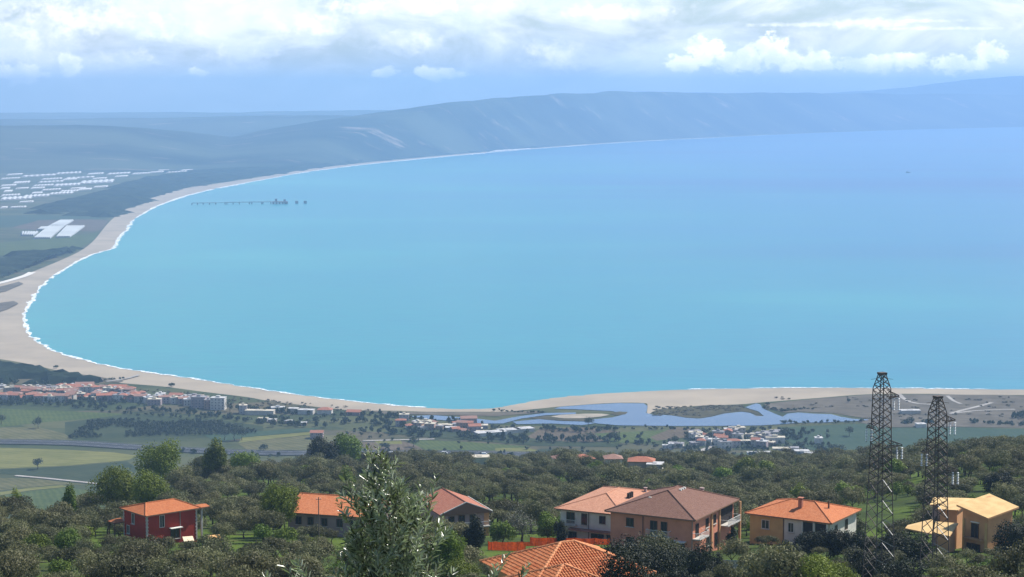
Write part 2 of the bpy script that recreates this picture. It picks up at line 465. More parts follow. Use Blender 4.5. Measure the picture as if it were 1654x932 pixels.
    nu = len(us)
    F = [(i * nu + j, i * nu + j + 1, (i + 1) * nu + j + 1, (i + 1) * nu + j) for i in range(len(ys) - 1) for j in range(nu - 1)]
    hm = bpy.data.materials.new('hillside_grass'); hm.use_nodes = True
    t = NT(hm.node_tree); p = t.n['Principled BSDF']
    o = t.add('ShaderNodeTexCoord').outputs['Object']
    n1 = t.noise(o, 0.035, 5, 0.6); n2 = t.noise(o, 0.35, 5, 0.65); n3 = t.noise(o, 0.09, 4, 0.6)
    c = t.mix(t.sm(n1, 0.38, 0.62), (0.034, 0.050, 0.014), (0.080, 0.118, 0.018))
    c = t.mix(t.m('MULTIPLY', t.sm(n2, 0.45, 0.7), 0.6), c, (0.055, 0.075, 0.022))
    c = t.mix(t.m('MULTIPLY', t.sm(n3, 0.60, 0.72), 0.7), c, (0.15, 0.115, 0.07))
    t.put(p.inputs['Base Color'], c); p.inputs['Roughness'].default_value = 0.95; p.inputs['Specular IOR Level'].default_value = 0.05
    b = t.add('ShaderNodeBump'); b.inputs['Strength'].default_value = 0.6; b.inputs['Distance'].default_value = 0.4
    t.put(b.inputs['Height'], n2); t.l.new(b.outputs[0], p.inputs['Normal'])
    struct(obj('hillside', mesh('hillside', V, F, hm, smooth=True)), 'grassy hillside falling towards the coast')

    # ---- far hills: one rolling relief, several ridges deep
    fu = np.linspace(-0.75, 0.75, 420)
    def crest(u, pts):
        return np.interp(u, [(a - 827) / FPX for a, _, _ in pts], [b_ for _, b_, _ in pts]), np.interp(u, [(a - 827) / FPX for a, _, _ in pts], [c_ for _, _, c_ in pts])
    layers = [
        # (x, crest row, distance)             half-width along the sight line as a share of the distance
        ([(-1600, 205, 10500), (0, 199, 10500), (180, 202, 10500), (300, 212, 10800), (420, 226, 11200), (600, 250, 11500), (2600, 300, 13000)], 0.22),
        ([(-1600, 200, 14500), (0, 192, 14500), (250, 190, 14300), (420, 186, 14000), (560, 184, 13600), (700, 196, 13500), (900, 230, 14000), (2600, 300, 15000)], 0.18),
        ([(-1600, 186, 20500), (0, 182, 20500), (300, 180.5, 20000), (600, 178.5, 19000), (700, 175, 18500), (900, 190, 19500), (2600, 300, 24000)], 0.20),
        ([(-1600, 300, 10500), (300, 240, 10800), (420, 212, 11000), (520, 195, 11200), (600, 185, 11600), (680, 173, 12000), (735, 164, 12400), (800, 157, 13000), (870, 151.5, 13700), (960, 147, 14700), (1060, 148, 16000), (1150, 149, 17200), (1300, 148, 18600), (1450, 150, 20200), (1600, 152, 22200), (2600, 165, 25000)], 0.25),
        ([(-1600, 300, 24000), (1150, 190, 24000), (1300, 152, 24300), (1400, 147, 24600), (1480, 140, 24800), (1560, 129, 25000), (1640, 122, 25300), (1800, 126, 25800), (2600, 140, 26500)], 0.16),
    ]
    ts = np.concatenate([np.linspace(7000, 13000, 75), np.linspace(13150, 30000, 110)])
    VV = np.zeros((len(ts), len(fu), 3))
    cy = np.array([v.y for v in coast]); cu = np.array([v.x / v.y for v in coast])
    far = [i for i in range(8 * 41, len(coast))]
    cdist = np.interp(fu, cu[far], cy[far])
    for i, Y in enumerate(ts):
        z = np.zeros_like(fu)
        for pts, hw in layers:
            yy, D = crest(fu, pts)
            H = np.maximum(CAMH - np.array([slope(q) for q in yy]) * D, 0)
            q = np.clip(1 - np.abs(Y - D) / (hw * D), 0, 1)
            prof = q * q * (3 - 2 * q)
            z = np.maximum(z, H * prof)
        X = fu * Y
        nz = np.array([mnoise.fractal(Vector((a / 1500.0, Y / 1500.0, 0.3)), 1.0, 2.0, 5) for a in X])
        nr = np.array([abs(mnoise.fractal(Vector((a / 850.0, Y / 850.0, 4.3)), 1.0, 2.0, 4)) for a in X])
        z = z * (1 + 0.045 * nz) - np.minimum(z, 180) * 0.10 * nr * (z > 1)
        ramp = np.clip((Y - cdist * 1.015 - 120) / (0.08 * Y), 0, 1)
        z = z * ramp
        VV[i, :, 0], VV[i, :, 1], VV[i, :, 2] = X, Y, np.where(ramp > 0, z + 0.2, -8.0)
    nf_ = len(fu)
    F = [(i * nf_ + j, i * nf_ + j + 1, (i + 1) * nf_ + j + 1, (i + 1) * nf_ + j) for i in range(len(ts) - 1) for j in range(nf_ - 1)]
    fm = bpy.data.materials.new('far_hill_cover'); fm.use_nodes = True
    t = NT(fm.node_tree); p = t.n['Principled BSDF']
    o = t.add('ShaderNodeTexCoord').outputs['Object']
    n1 = t.noise(t.mul(o, (0.5, 1, 1)), 0.0014, 6, 0.65); n2 = t.noise(t.mul(o, (0.35, 1, 1)), 0.006, 5, 0.65)
    c = t.mix(t.sm(n1, 0.36, 0.66), (0.008, 0.016, 0.014), (0.060, 0.074, 0.046))
    c = t.mix(t.m('MULTIPLY', t.sm(n2, 0.58, 0.74), 0.8), c, (0.28, 0.22, 0.17))
    t.put(p.inputs['Base Color'], c); p.inputs['Roughness'].default_value = 1.0; p.inputs['Specular IOR Level'].default_value = 0.0
    struct(obj('hills', mesh('hills', VV.reshape(-1, 3), F, fm, smooth=True)), 'hazy blue hills along the far side of the bay')
    return coast

coast = build_setting()
# things alike in a row are told apart by counting them from the left
ORD = {}
WORDS = 'first second third fourth fifth sixth seventh eighth ninth tenth eleventh twelfth thirteenth fourteenth fifteenth sixteenth seventeenth eighteenth nineteenth twentieth'.split()
def ordinal(i):
    if i < 20: return WORDS[i]
    if i < 99: return {2: 'twenty', 3: 'thirty', 4: 'forty', 5: 'fifty', 6: 'sixty', 7: 'seventy', 8: 'eighty', 9: 'ninety'}[(i + 1) // 10] + ('-' + WORDS[(i + 1) % 10 - 1] if (i + 1) % 10 else 'th')
    return str(i + 1) + 'th'
def count_rows():
    for k, L in ORD.items():
        if len(L) < 2: continue
        for i, (_, o) in enumerate(sorted(L, key=lambda q: q[0])):
            o['label'] = f"{o['label']}, {ordinal(i)} from the left"


# ==================================================================== FIELDS, LAGOON, ROADS ON THE PLAIN
def px_poly(pts, z): return [(pl(a, b, z).x, pl(a, b, z).y) for a, b in pts]
LV = [PZ + 0.06]
def patch(name, pts, m, label, lift=None):
    """a flat piece of the plain; each lies a little above the last"""
    if lift is None:
        LV[0] += 0.015; z = LV[0]
    else: z = lift
    return struct(sheet(name, px_poly(pts, z), z, m), label)
FM = {
    'green': field_mat('crop_green', (0.044, 0.066, 0.024), (0.082, 0.104, 0.036), 0.3, 5),
    'yellow': field_mat('meadow_yellow', (0.105, 0.112, 0.036), (0.175, 0.168, 0.062), 1.2, 9, 0.3),
    'dark': field_mat('field_dark', (0.026, 0.040, 0.023), (0.050, 0.062, 0.032), 0.9, 5),
    'teal': field_mat('wheat_blue_green', (0.034, 0.060, 0.040), (0.050, 0.076, 0.048), 0.1, 8, 0.3),
    'brown': field_mat('ploughed_soil', (0.080, 0.064, 0.046), (0.125, 0.100, 0.072), 0.2, 5),
    'olive': field_mat('dry_pasture', (0.070, 0.074, 0.034), (0.125, 0.118, 0.060), 0.7, 7),
    'dune': field_mat('dune_scrub', (0.085, 0.074, 0.056), (0.150, 0.130, 0.104), 0.15, 30, 0.2),
    'marsh': field_mat('marsh_reed', (0.055, 0.052, 0.030), (0.095, 0.084, 0.050), 0.05, 16, 0.3),
}
sandp = mat('sand_flat', (0.34, 0.30, 0.24), 0.95, 0.05, (0.27, 0.24, 0.19), 0.05, 5)
track = mat('pale_track', (0.36, 0.34, 0.31), 0.95, 0.05, (0.27, 0.25, 0.23), 0.1, 5)
asphalt = mat('asphalt', (0.062, 0.066, 0.075), 0.9, 0.1, (0.045, 0.048, 0.055), 0.05, 4)
lagoon_m = mat('lagoon_water', (0.040, 0.085, 0.165), 0.25, 0.28, (0.055, 0.105, 0.185), 0.02, 3, stretch=(0.3, 1, 1))

def build_plain():
    P = [
        ('field', 'green', [(-60, 659), (0, 660), (110, 664), (205, 668.5), (150, 676), (70, 682), (0, 690), (-60, 694)], 'dull green field behind the beach town'),
        ('field', 'dark', [(105, 682), (205, 669), (330, 675), (425, 688), (425, 699), (350, 706), (215, 713), (105, 708)], 'dark orchard ground behind the beach town'),
        ('field', 'olive', [(-60, 694), (0, 690.5), (62, 690), (104, 700), (118, 711), (0, 710), (-60, 709)], 'brownish pasture left of the orchard'),
        ('field', 'yellow', [(-60, 722), (0, 723), (100, 726), (185, 731), (222, 736), (208, 743), (110, 752), (0, 757), (-60, 759)], 'pale yellow-green meadow below the motorway'),
        ('field', 'dark', [(-60, 760), (0, 758), (110, 753), (205, 745), (225, 760), (190, 780), (150, 779), (60, 769), (0, 766), (-60, 765)], 'dark green field under the yellow meadow'),
        ('field', 'olive', [(-60, 772), (0, 772), (60, 773), (140, 783), (92, 783), (42, 788), (0, 792), (-60, 797)], 'grey stubble field beside the pale track'),
        ('field', 'yellow', [(-60, 803), (0, 795), (50, 787.5), (100, 783.5), (112, 786), (50, 792), (0, 800), (-60, 808)], 'narrow yellow strip beside the pale track'),
        ('field', 'green', [(-60, 809), (0, 801), (50, 793), (112, 787), (180, 800), (180, 822), (-60, 830)], 'green field at the foot of the hillside'),
        ('field', 'teal', [(330, 702), (425, 696), (520, 690), (500, 697), (400, 706), (350, 715)], 'blue-green field above the yellow stripe'),
        ('field', 'yellow', [(390, 707), (508, 697), (520, 700), (400, 713), (385, 716)], 'narrow yellow-green stripe of meadow'),
        ('field', 'olive', [(385, 717), (400, 713.5), (520, 701), (560, 706), (500, 727), (440, 728), (400, 727)], 'beige stubble below the yellow stripe'),
        ('field', 'brown', [(585, 715), (650, 713), (690, 722), (640, 728), (590, 727)], 'reddish ploughed plot by the white track'),
        ('field', 'yellow', [(604, 712.5), (648, 711.5), (650, 717), (612, 718)], 'small yellow plot by the white track'),
        ('field', 'dark', [(640, 692), (760, 696), (880, 704), (1000, 708), (1000, 722), (860, 720), (700, 706), (620, 700)], 'dark green belt of land in the middle of the plain'),
        ('field', 'green', [(650, 709), (760, 714), (860, 721), (800, 728), (690, 728)], 'green plot above the motorway'),
        ('field', 'brown', [(872, 693), (940, 690), (1000, 697), (1040, 706), (960, 714), (880, 712), (850, 706)], 'brown vineyard plot behind the lagoon'),
        ('field', 'yellow', [(800, 724), (850, 723), (868, 727), (860, 731), (800, 731)], 'bright green plot beside the motorway'),
        ('field', 'green', [(960, 700), (1090, 694), (1110, 704), (1060, 714), (980, 716)], 'green fields left of the roadside village'),
        ('field', 'brown', [(1090, 690), (1130, 692), (1120, 705), (1060, 712), (1050, 706)], 'brown plot left of the roadside village'),
        ('field', 'teal', [(1258, 690), (1400, 684), (1420, 690), (1420, 735), (1390, 742), (1290, 722), (1262, 706)], 'smooth green wheat field left of the pylons'),
        ('field', 'teal', [(1420, 692), (1540, 690), (1660, 693), (1740, 696), (1740, 735), (1660, 745), (1420, 740)], 'smooth green wheat field behind the pylons'),
        ('field', 'olive', [(1200, 692), (1258, 690), (1262, 706), (1230, 712), (1200, 706)], 'pale plot beside the roadside village'),
        ('dunes', 'dune', [(1235, 652), (1330, 642.6), (1400, 637.8), (1500, 637), (1660, 639), (1900, 640), (1900, 694), (1660, 691), (1540, 689), (1420, 690), (1385, 681), (1400, 676), (1345, 667), (1290, 664.5), (1268, 666), (1236, 658)], 'brown scrubby dunes between sea and wheat field'),
        ('marsh', 'marsh', [(1052, 666), (1062, 661), (1120, 656.8), (1150, 655), (1196, 654), (1200, 659), (1215, 662), (1230, 671), (1212, 666), (1195, 664), (1168, 667), (1148, 672.5), (1128, 675), (1108, 674), (1082, 670)], 'brown reed marsh between the beach and the lagoon'),
        ('dunes', 'dune', [(600, 664), (660, 665), (740, 665.5), (815, 665.6), (862, 663), (880, 666), (800, 672), (700, 670), (620, 668)], 'brown scrub strip behind the sand point'),
        ('field', 'green', [(0, 392), (160, 376), (150, 388), (125, 404), (60, 411), (0, 413), (-200, 420), (-200, 400)], 'dull green fields below the pale greenhouses'),
        ('field', 'brown', [(20, 368), (62, 356), (140, 354), (176, 356), (164, 371), (150, 374), (60, 372)], 'bare pinkish field round the pale greenhouses'),
        ('field', 'teal', [(-200, 352), (60, 347), (150, 350), (176, 354), (62, 355), (20, 367), (-200, 374)], 'green fields behind the pale greenhouses'),
    ]
    for nm, k, pts, lab in P: patch(nm, pts, FM[k], lab)
    patch('dunes', [(-40, 492), (0, 489), (22, 486), (30, 490), (14, 498), (0, 503), (-40, 508)], FM['dune'], 'dark grey scrub on the widest part of the beach')
    patch('dunes', [(-40, 470), (0, 463), (30, 455), (38, 458), (10, 470), (-40, 480)], FM['dune'], 'grey scrub along the bright sand road')
    patch('dunes', [(120, 603), (150, 607), (200, 615), (190, 618), (150, 611.5), (118, 606)], FM['dune'], 'grey scrub at the landward edge of the beach')
    # lagoon and the flats in it
    patch('lagoon', [(948, 681), (960, 677), (990, 674), (1005, 670), (990, 664), (930, 661), (895, 660), (905, 657), (950, 653.5), (1000, 651), (1040, 651.5), (1046, 656), (1044, 667), (1052, 669), (1085, 671), (1110, 675), (1130, 676), (1150, 673), (1170, 668), (1198, 665),
                     (1212, 667), (1222, 672), (1234, 672), (1225, 664.5), (1210, 660), (1204, 657.5), (1221, 651.5), (1228, 653), (1233, 660), (1250, 667.5), (1264, 673), (1272, 668), (1290, 666.2), (1313, 668), (1343, 669), (1358, 673), (1379, 676.5), (1402, 677.3),
                     (1402, 678.6), (1379, 680), (1335, 682), (1296, 682.5), (1263, 685), (1230, 687), (1200, 687.5), (1100, 688), (1000, 687), (965, 684)], lagoon_m, 'blue lagoon behind the sand bar')
    patch('creek', [(660, 672), (700, 670.5), (760, 675), (800, 679.5), (840, 672), (880, 667), (930, 666.2), (930, 668.6), (882, 670.5), (842, 676), (812, 684), (780, 684), (740, 680), (690, 677)], lagoon_m, 'shallow creek left of the lagoon')
    patch('creek', [(828, 681), (870, 677), (905, 680), (948, 681), (960, 684), (940, 686.5), (890, 684), (835, 685)], lagoon_m, 'narrow creek joining the lagoon')
    patch('sand_flat', [(888, 673), (905, 670), (945, 668), (972, 668), (985, 670), (970, 673), (940, 675.5), (912, 675.5)], sandp, 'pale sandbank in the lagoon mouth')
    patch('marsh', [(855, 675), (880, 671.5), (910, 675.5), (950, 676.5), (945, 680), (905, 679), (870, 677)], FM['marsh'], 'dark reeds below the pale sandbank')
    patch('marsh', [(985, 667.8), (1000, 664.5), (1014, 665.5), (1010, 669), (995, 670.5)], FM['marsh'], 'small dark reed islet in the lagoon')
    # tracks
    def ribbon(name, pts, wpx, m, label):
        L = smooth_line([Vector((pl(a, b).x, pl(a, b).y, 0)) for a, b in pts], 6)
        LV[0] += 0.015
        V, F = [], []
        for i, v in enumerate(L):
            t = (L[min(i + 1, len(L) - 1)] - L[max(i - 1, 0)]).normalized(); n = Vector((-t.y, t.x, 0)) * wpx / 2
            V += [(v.x - n.x, v.y - n.y, LV[0]), (v.x + n.x, v.y + n.y, LV[0])]
            if i: F.append((2 * i - 2, 2 * i - 1, 2 * i + 1, 2 * i))
        return struct(obj(name, mesh(name, V, F, m)), label), L
    ribbon('track', [(25, 769), (60, 772), (95, 775.5), (155, 782), (190, 788)], 4.5, track, 'pale farm track at the foot of the hillside')
    ribbon('track', [(1452, 637), (1462, 646), (1480, 652), (1505, 654)], 5, track, 'pale sandy track behind the left pylon')
    ribbon('track', [(1530, 640), (1540, 648), (1552, 653)], 4, track, 'short sandy track behind the right pylon')
    ribbon('track', [(1535, 669), (1560, 662), (1585, 656), (1602, 651)], 5, track, 'sandy track across the dunes')
    ribbon('track', [(1545, 668), (1580, 664), (1640, 662)], 4, track, 'thin sandy track along the dunes')
    ribbon('track', [(586, 713), (640, 711.5), (702, 710)], 4.5, track, 'white track beside the yellow plot')
    ribbon('track', [(1126, 731), (1140, 726), (1155, 719), (1160, 714)], 6, track, 'pale lane climbing to the roadside village')
    ribbon('track', [(1158, 715), (1170, 722), (1180, 727)], 4, track, 'short lane below the roadside village')
    ribbon('track', [(172, 617), (200, 613), (225, 606)], 5, track, 'pale lane from the town to the beach')
    ribbon('track', [(-20, 462), (10, 455), (40, 446), (52, 440)], 14, mat('bright_sand', (0.62, 0.58, 0.52), 0.95, 0.05), 'bright sand road at the edge of the beach')
    road, L = ribbon('road', [(-80, 713), (0, 714.5), (120, 717), (230, 724), (320, 729), (420, 732.5), (560, 733), (700, 733), (800, 734), (900, 736), (1000, 738.5), (1120, 741), (1240, 743.5), (1420, 746)], 22, asphalt, 'grey motorway crossing the plain')
    white = mat('white_paint', (0.42, 0.42, 0.42), 0.8, 0.1)
    rail = mat('guard_rail_steel', (0.20, 0.21, 0.22), 0.7, 0.2)
    for off, lab in ((10.6, 'far'), (-10.6, 'near'), (0, 'middle')):
        V, F = [], []
        for i, v in enumerate(L):
            t = (L[min(i + 1, len(L) - 1)] - L[max(i - 1, 0)]).normalized(); n = Vector((-t.y, t.x, 0))
            c = v + n * off
            for s_, z in ((-0.15, LV[0] + 0.4), (0.15, LV[0] + 0.4), (0.15, LV[0] + 0.75), (-0.15, LV[0] + 0.75)):
                V.append((c.x + n.x * s_, c.y + n.y * s_, z))
            if i:
                b = 4 * i; F += [(b - 4 + k, b - 4 + (k + 1) % 4, b + (k + 1) % 4, b + k) for k in range(4)]
        tag(obj('guard_rail', mesh('guard_rail', V, F, rail)), f'grey steel guard rail along the {lab} side of the motorway' if off else 'grey steel guard rail down the middle of the motorway', 'guard rail')
    LV[0] += 0.015
    V, F = [], []
    for off in (-9.6, -5.2, 5.2, 9.6):                       # painted lines: edges solid, lane lines dashed
        for i in range(1, len(L)):
            a, b = L[i - 1], L[i]
            t = (b - a).normalized(); n = Vector((-t.y, t.x, 0)); ln = (b - a).length
            segs = [(0, ln)] if abs(off) > 8 else [(q, min(q + 5, ln)) for q in np.arange(0, ln, 13)]
            for q0, q1 in segs:
                k = len(V)
                for q, w_ in ((q0, -0.12), (q1, -0.12), (q1, 0.12), (q0, 0.12)):
                    p = a + t * q + n * (off + w_); V.append((p.x, p.y, LV[0]))
                F.append((k, k + 1, k + 2, k + 3))
    o = obj('road_marking', mesh('road_marking', V, F, white)); o['kind'] = 'structure'; o['label'] = 'white lines painted on the motorway'
    return L
road_line = build_plain()

# ==================================================================== WOODS ON THE LEFT SHORE (too far to tell the trees apart)
wood_m = mat('pine_wood_canopy', (0.010, 0.018, 0.012), 1.0, 0.0, (0.024, 0.034, 0.020), 0.02, 5)
def wood(pts, h, step, label, zb=PZ):
    poly = [Vector(p) for p in px_poly(pts, zb)]
    xs = [p.x for p in poly]; ys = [p.y for p in poly]
    def inside(x, y):
        c = False; n = len(poly)
        for i in range(n):
            a, b = poly[i], poly[i - 1]
            if (a.y > y) != (b.y > y) and x < (b.x - a.x) * (y - a.y) / (b.y - a.y) + a.x: c = not c
        return c
    X = np.arange(min(xs), max(xs), step * 1.6); Y = np.arange(min(ys), max(ys), step)
    V, F, idx = [], [], {}
    rg = random.Random(3)
    for i, x in enumerate(X):
        for j, y in enumerate(Y):
            xx, yy = x + rg.uniform(-.4, .4) * step, y + rg.uniform(-.4, .4) * step
            ins = inside(xx, yy)
            gap = mnoise.noise((xx / 160, yy / 160, 2)) < -0.32
            idx[i, j] = len(V)
            V.append((xx, yy, zb + (h * rg.uniform(0.45, 1.15) if ins and not gap else -0.6)))
    for i in range(len(X) - 1):
        for j in range(len(Y) - 1):
            q = (idx[i, j], idx[i + 1, j], idx[i + 1, j + 1], idx[i, j + 1])
            if any(V[k][2] > zb for k in q): F.append(q)
    o = obj('wood', mesh('wood', V, F, wood_m)); o['kind'] = 'stuff'
    tag(o, label, 'wood')
wood([(-80, 470), (0, 449), (58, 431), (112, 411), (132, 400), (60, 411), (0, 415), (-80, 422)], 10, 11, 'dark coastal wood beside the widest part of the beach')
wood([(60, 345), (75, 332), (130, 320), (190, 303), (240, 287), (330, 277), (430, 271), (520, 265), (600, 259), (595, 261), (500, 272), (420, 284.5), (350, 294.5), (300, 302), (262, 312), (232, 322.5), (200, 337), (178, 352), (150, 349)], 12, 26, 'long dark pine wood behind the far beach')
wood([(-80, 590), (0, 588), (50, 597), (90, 606), (130, 612), (165, 618), (120, 622), (60, 620), (0, 618), (-80, 618)], 8, 7, 'dark pinewood between the beach and the town')
wood([(600, 260), (720, 249), (800, 242.5), (900, 235), (890, 233.5), (800, 239), (700, 244), (600, 252)], 12, 45, 'dark strip of wood along the distant shore')

# ==================================================================== GREENHOUSES
gh_m = mat('greenhouse_film', (0.42, 0.44, 0.44), 0.55, 0.4, (0.35, 0.37, 0.38), 0.01, 3)
gh_w = mat('greenhouse_bright', (0.52, 0.51, 0.50), 0.6, 0.3)
def greenhouse(pts, label, h, n, m, group=None):
    """parallel tunnels over a four-sided plot: pts = near-left, near-right, far-right, far-left"""
    A, B, Cc, D = [Vector((*p, 0)) for p in px_poly(pts, PZ)]
    base = (A + B + Cc + D) / 4
    V, F = [], []
    for i in range(n):
        for k in range(5):
            t = (i + k / 4 * 0.94) / n
            z = PZ + h * (0.45 + 0.55 * math.sin(math.pi * k / 4))
            for e, (p, q) in enumerate(((A, B), (D, Cc))):
                w_ = p.lerp(q, t) - base
                V.append((w_.x, w_.y, z)); 
        b = i * 10
        F += [(b + 2 * k, b + 2 * k + 2, b + 2 * k + 3, b + 2 * k + 1) for k in range(4)]
    k = len(V)
    for p in (A, B, Cc, D):
        w_ = p - base; V += [(w_.x, w_.y, PZ - 0.3), (w_.x, w_.y, PZ + h * 0.44)]
    F += [(k + 2 * i, k + (2 * i + 2) % 8, k + (2 * i + 3) % 8, k + 2 * i + 1) for i in range(4)]
    o = obj('greenhouse', mesh('greenhouse', V, F, m), loc=(base.x, base.y, 0))
    return tag(o, label, 'greenhouse', group)
greenhouse([(54, 386), (81, 386), (104, 366.5), (79, 366.5)], 'large pale greenhouse block, lower left of the pair by the beach', 5, 9, gh_m)
greenhouse([(90, 384.5), (113, 384), (137, 366.5), (107, 366.5)], 'large pale greenhouse block nearest the beach', 5, 9, gh_m)
greenhouse([(80, 365.8), (104, 365.8), (119, 357), (97, 357.5)], 'pale greenhouse block behind the two large ones', 5, 8, gh_m)
greenhouse([(34, 381.5), (54, 381.5), (62, 376), (35, 376)], 'small pale greenhouse at the left end of the near block', 5, 6, gh_m)
greenhouse([(60, 372.5), (77, 372), (84, 368), (66, 368.5)], 'small pale greenhouse above the near block', 5, 6, gh_m)
_gs = [(0, 50, 324, 4), (36, 78, 319.5, 3), (78, 116, 315, 2.5), (0, 21, 273.5, 1.6), (34, 88, 286.5, 2), (88, 130, 282, 2), (140, 165, 282.5, 1.6), (86, 128, 301.5, 3), (128, 182, 297.5, 4.2), (95, 125, 311, 2), (125, 146, 308, 2.4),
       (20, 46, 297, 2.4), (60, 100, 296, 1.6), (66, 98, 291, 1.4), (0, 14, 306, 1.8), (24, 44, 306, 1.4), (48, 70, 305.6, 1.6), (5, 18, 311, 2.6), (50, 66, 313.5, 1.8), (172, 228, 276.5, 1.8), (172, 208, 282.6, 2), (205, 238, 260.5, 1.8),
       (236, 262, 274.5, 1.4), (278, 336, 272.5, 1.6), (290, 310, 276.5, 1.2), (318, 338, 269.5, 1.2), (366, 386, 270.5, 1.4), (372, 450, 268.5, 2), (370, 400, 273, 1.2), (400, 440, 271.5, 1.4), (465, 500, 257.5, 1.0), (0, 10, 337, 1.6), (15, 40, 336.5, 1.2), (168, 180, 267.5, 1.2), (73, 86, 275.5, 1.0), (254, 272, 276.5, 1.2),
       (10, 34, 283.5, 1.4), (0, 30, 290, 1.2), (100, 122, 291.5, 1.6), (104, 150, 289.5, 1.6), (148, 170, 290, 1.4), (0, 24, 301.5, 1.6), (52, 84, 301.5, 1.6), (66, 96, 308.5, 1.6), (150, 172, 303.5, 1.6), (112, 136, 306, 1.4), (0, 30, 317.5, 1.8), (30, 52, 328, 1.4), (184, 204, 286.5, 1.4), (212, 240, 282, 1.4), (240, 262, 279.5, 1.2), (300, 330, 267.5, 1.0), (340, 362, 274, 1.2), (126, 150, 276.5, 1.2), (96, 120, 276.8, 1.0), (440, 470, 263.5, 1.0), (255, 275, 270, 1.2), (268, 300, 279.5, 1.0), (225, 250, 268, 1.0), (340, 365, 266.5, 1.0), (410, 436, 264.5, 1.2), (300, 318, 272, 1.0), (186, 210, 271.5, 1.2), (452, 476, 260.5, 1.0)]
for i, (x0, x1, y, th) in enumerate(_gs):
    tilt = (x1 - x0) * 0.055
    greenhouse([(x0, y), (x1, y - tilt), (x1 + 3, y - tilt - th), (x0 + 4, y - th)], 'thin bright greenhouse strip on the distant plain', 4, 6, gh_w, 'greenhouse strips on the distant plain')
    ORD.setdefault('g', []).append((x0 + x1, bpy.context.scene.collection.objects[-1]))
greenhouse([(786, 246.5), (830, 243), (858, 240.6), (800, 243.6)], 'bright sheds behind the distant beach, near the middle of the shore', 5, 6, gh_w)

# ==================================================================== PIER AND SHIP
def build_pier():
    conc = mat('weathered_concrete', (0.20, 0.205, 0.21), 0.9, 0.1, (0.14, 0.145, 0.15), 0.3, 4)
    A, B = pl(310, 331, 0), pl(497, 328.5, 0)
    d_ = Vector((B.x - A.x, B.y - A.y, 0)); L = d_.length; yaw = math.atan2(d_.y, d_.x)
    t = thing('pier', 'long ruined concrete pier standing in the shallow bay', 'pier', (A.x, A.y, 0), yaw)
    u = L / 187.0                                    # metres for one photo pixel along it
    h = 6.5
    box('deck', (0, 40 * u, -3.5, 3.5, h - 1.6, h), conc, t)
    box('deck', (52 * u, 128 * u, -3.5, 3.5, h - 1.0, h + 0.8), conc, t)
    box('deck', (41 * u, 51 * u, -2.5, 2.5, h - 1.6, h - 0.4), conc, t)
    pm = mesh('pile', *join([boxg(-1.2, 1.2, -3, 3, -3, h - 1.7), boxg(-1.8, 1.8, -4, 4, h - 2.6, h - 1.72)]), conc)
    for x in (0, 9, 18, 28, 38, 53, 56, 66, 76, 92, 96, 112, 114, 127): obj('pile', pm, t, loc=(x * u, 0, 0))
    box('platform', (130 * u, 154 * u, -14, 14, h - 1.5, h + 1), conc, t)
    for x in (131, 136, 141, 146, 150, 153): obj('pile', pm, t, loc=(x * u, 0, 0), scale=(1.5, 2.4, 1.0))
    box('tower_block', (134 * u, 137 * u, -6, 6, h + 1, h + 9), conc, t)
    box('tower_block', (148 * u, 151 * u, -6, 6, h + 1, h + 7), conc, t)
    for x in (169, 183): box('dolphin', (x * u - 4, x * u + 4, -5, 5, -3, h + 1.5), conc, t)
build_pier()

def build_ship():
    p = pl(1467, 279, 0)
    hull = mat('ship_hull', (0.05, 0.06, 0.08), 0.6, 0.3); wht = mat('ship_white', (0.5, 0.52, 0.55), 0.6, 0.3)
    t = thing('ship', 'tiny dark boat far out on the open sea', 'boat', (p.x, p.y, 0), R(20))
    V = [(-11, -3, 2.4), (6, -3, 2.4), (12, 0, 3.4), (6, 3, 2.4), (-11, 3, 2.4), (-10, -2.2, -0.6), (6, -2.0, -0.6), (10.3, 0, -0.6), (6, 2.0, -0.6), (-10, 2.2, -0.6)]
    F = [(0, 1, 2, 3, 4)] + [(i, (i + 1) % 5, 5 + (i + 1) % 5, 5 + i)[::-1] for i in range(5)]
    obj('hull', mesh('hull', V, F, hull), t)
    box('wheelhouse', (-8, -3, -2, 2, 2.4, 6.4), wht, t)
    obj('mast', mesh('mast', *barg((1, 0, 2.4), (1, 0, 10), 0.3), hull), t)
build_ship()

# ==================================================================== HOUSES ON THE HILLSIDE
T_ORANGE = tile_mat('tiles_orange', (0.44, 0.140, 0.054), (0.56, 0.220, 0.100), (0.27, 0.115, 0.06))
T_PINK = tile_mat('tiles_pink', (0.44, 0.205, 0.125), (0.55, 0.29, 0.19), (0.30, 0.17, 0.12))
T_BROWN = tile_mat('tiles_brown', (0.175, 0.090, 0.066), (0.225, 0.128, 0.096), (0.125, 0.072, 0.056))
T_RED = tile_mat('tiles_red', (0.40, 0.125, 0.048), (0.49, 0.18, 0.074), (0.25, 0.10, 0.055))
T_DULL = tile_mat('tiles_dull', (0.34, 0.125, 0.080), (0.42, 0.19, 0.125), (0.22, 0.11, 0.08))
T_TOWN = tile_mat('tiles_town', (0.30, 0.125, 0.085), (0.38, 0.175, 0.12), (0.16, 0.09, 0.07))
T_TOWN2 = tile_mat('tiles_town_rose', (0.27, 0.155, 0.120), (0.34, 0.20, 0.16), (0.18, 0.12, 0.10))
CREAM_ROOF = mat('cream_roof_screed', (0.66, 0.46, 0.22), 0.9, 0.1, (0.55, 0.37, 0.17), 0.5, 5, bump=0.3)
def plaster(name, c, d): return mat(name, c, 0.92, 0.1, d, 0.6, 6, lo=0.3, hi=0.75, bump=0.15, bscale=14)
P_SALMON = plaster('plaster_salmon', (0.64, 0.275, 0.175), (0.54, 0.22, 0.14))
P_WHITE = plaster('plaster_white', (0.70, 0.68, 0.62), (0.56, 0.54, 0.49))
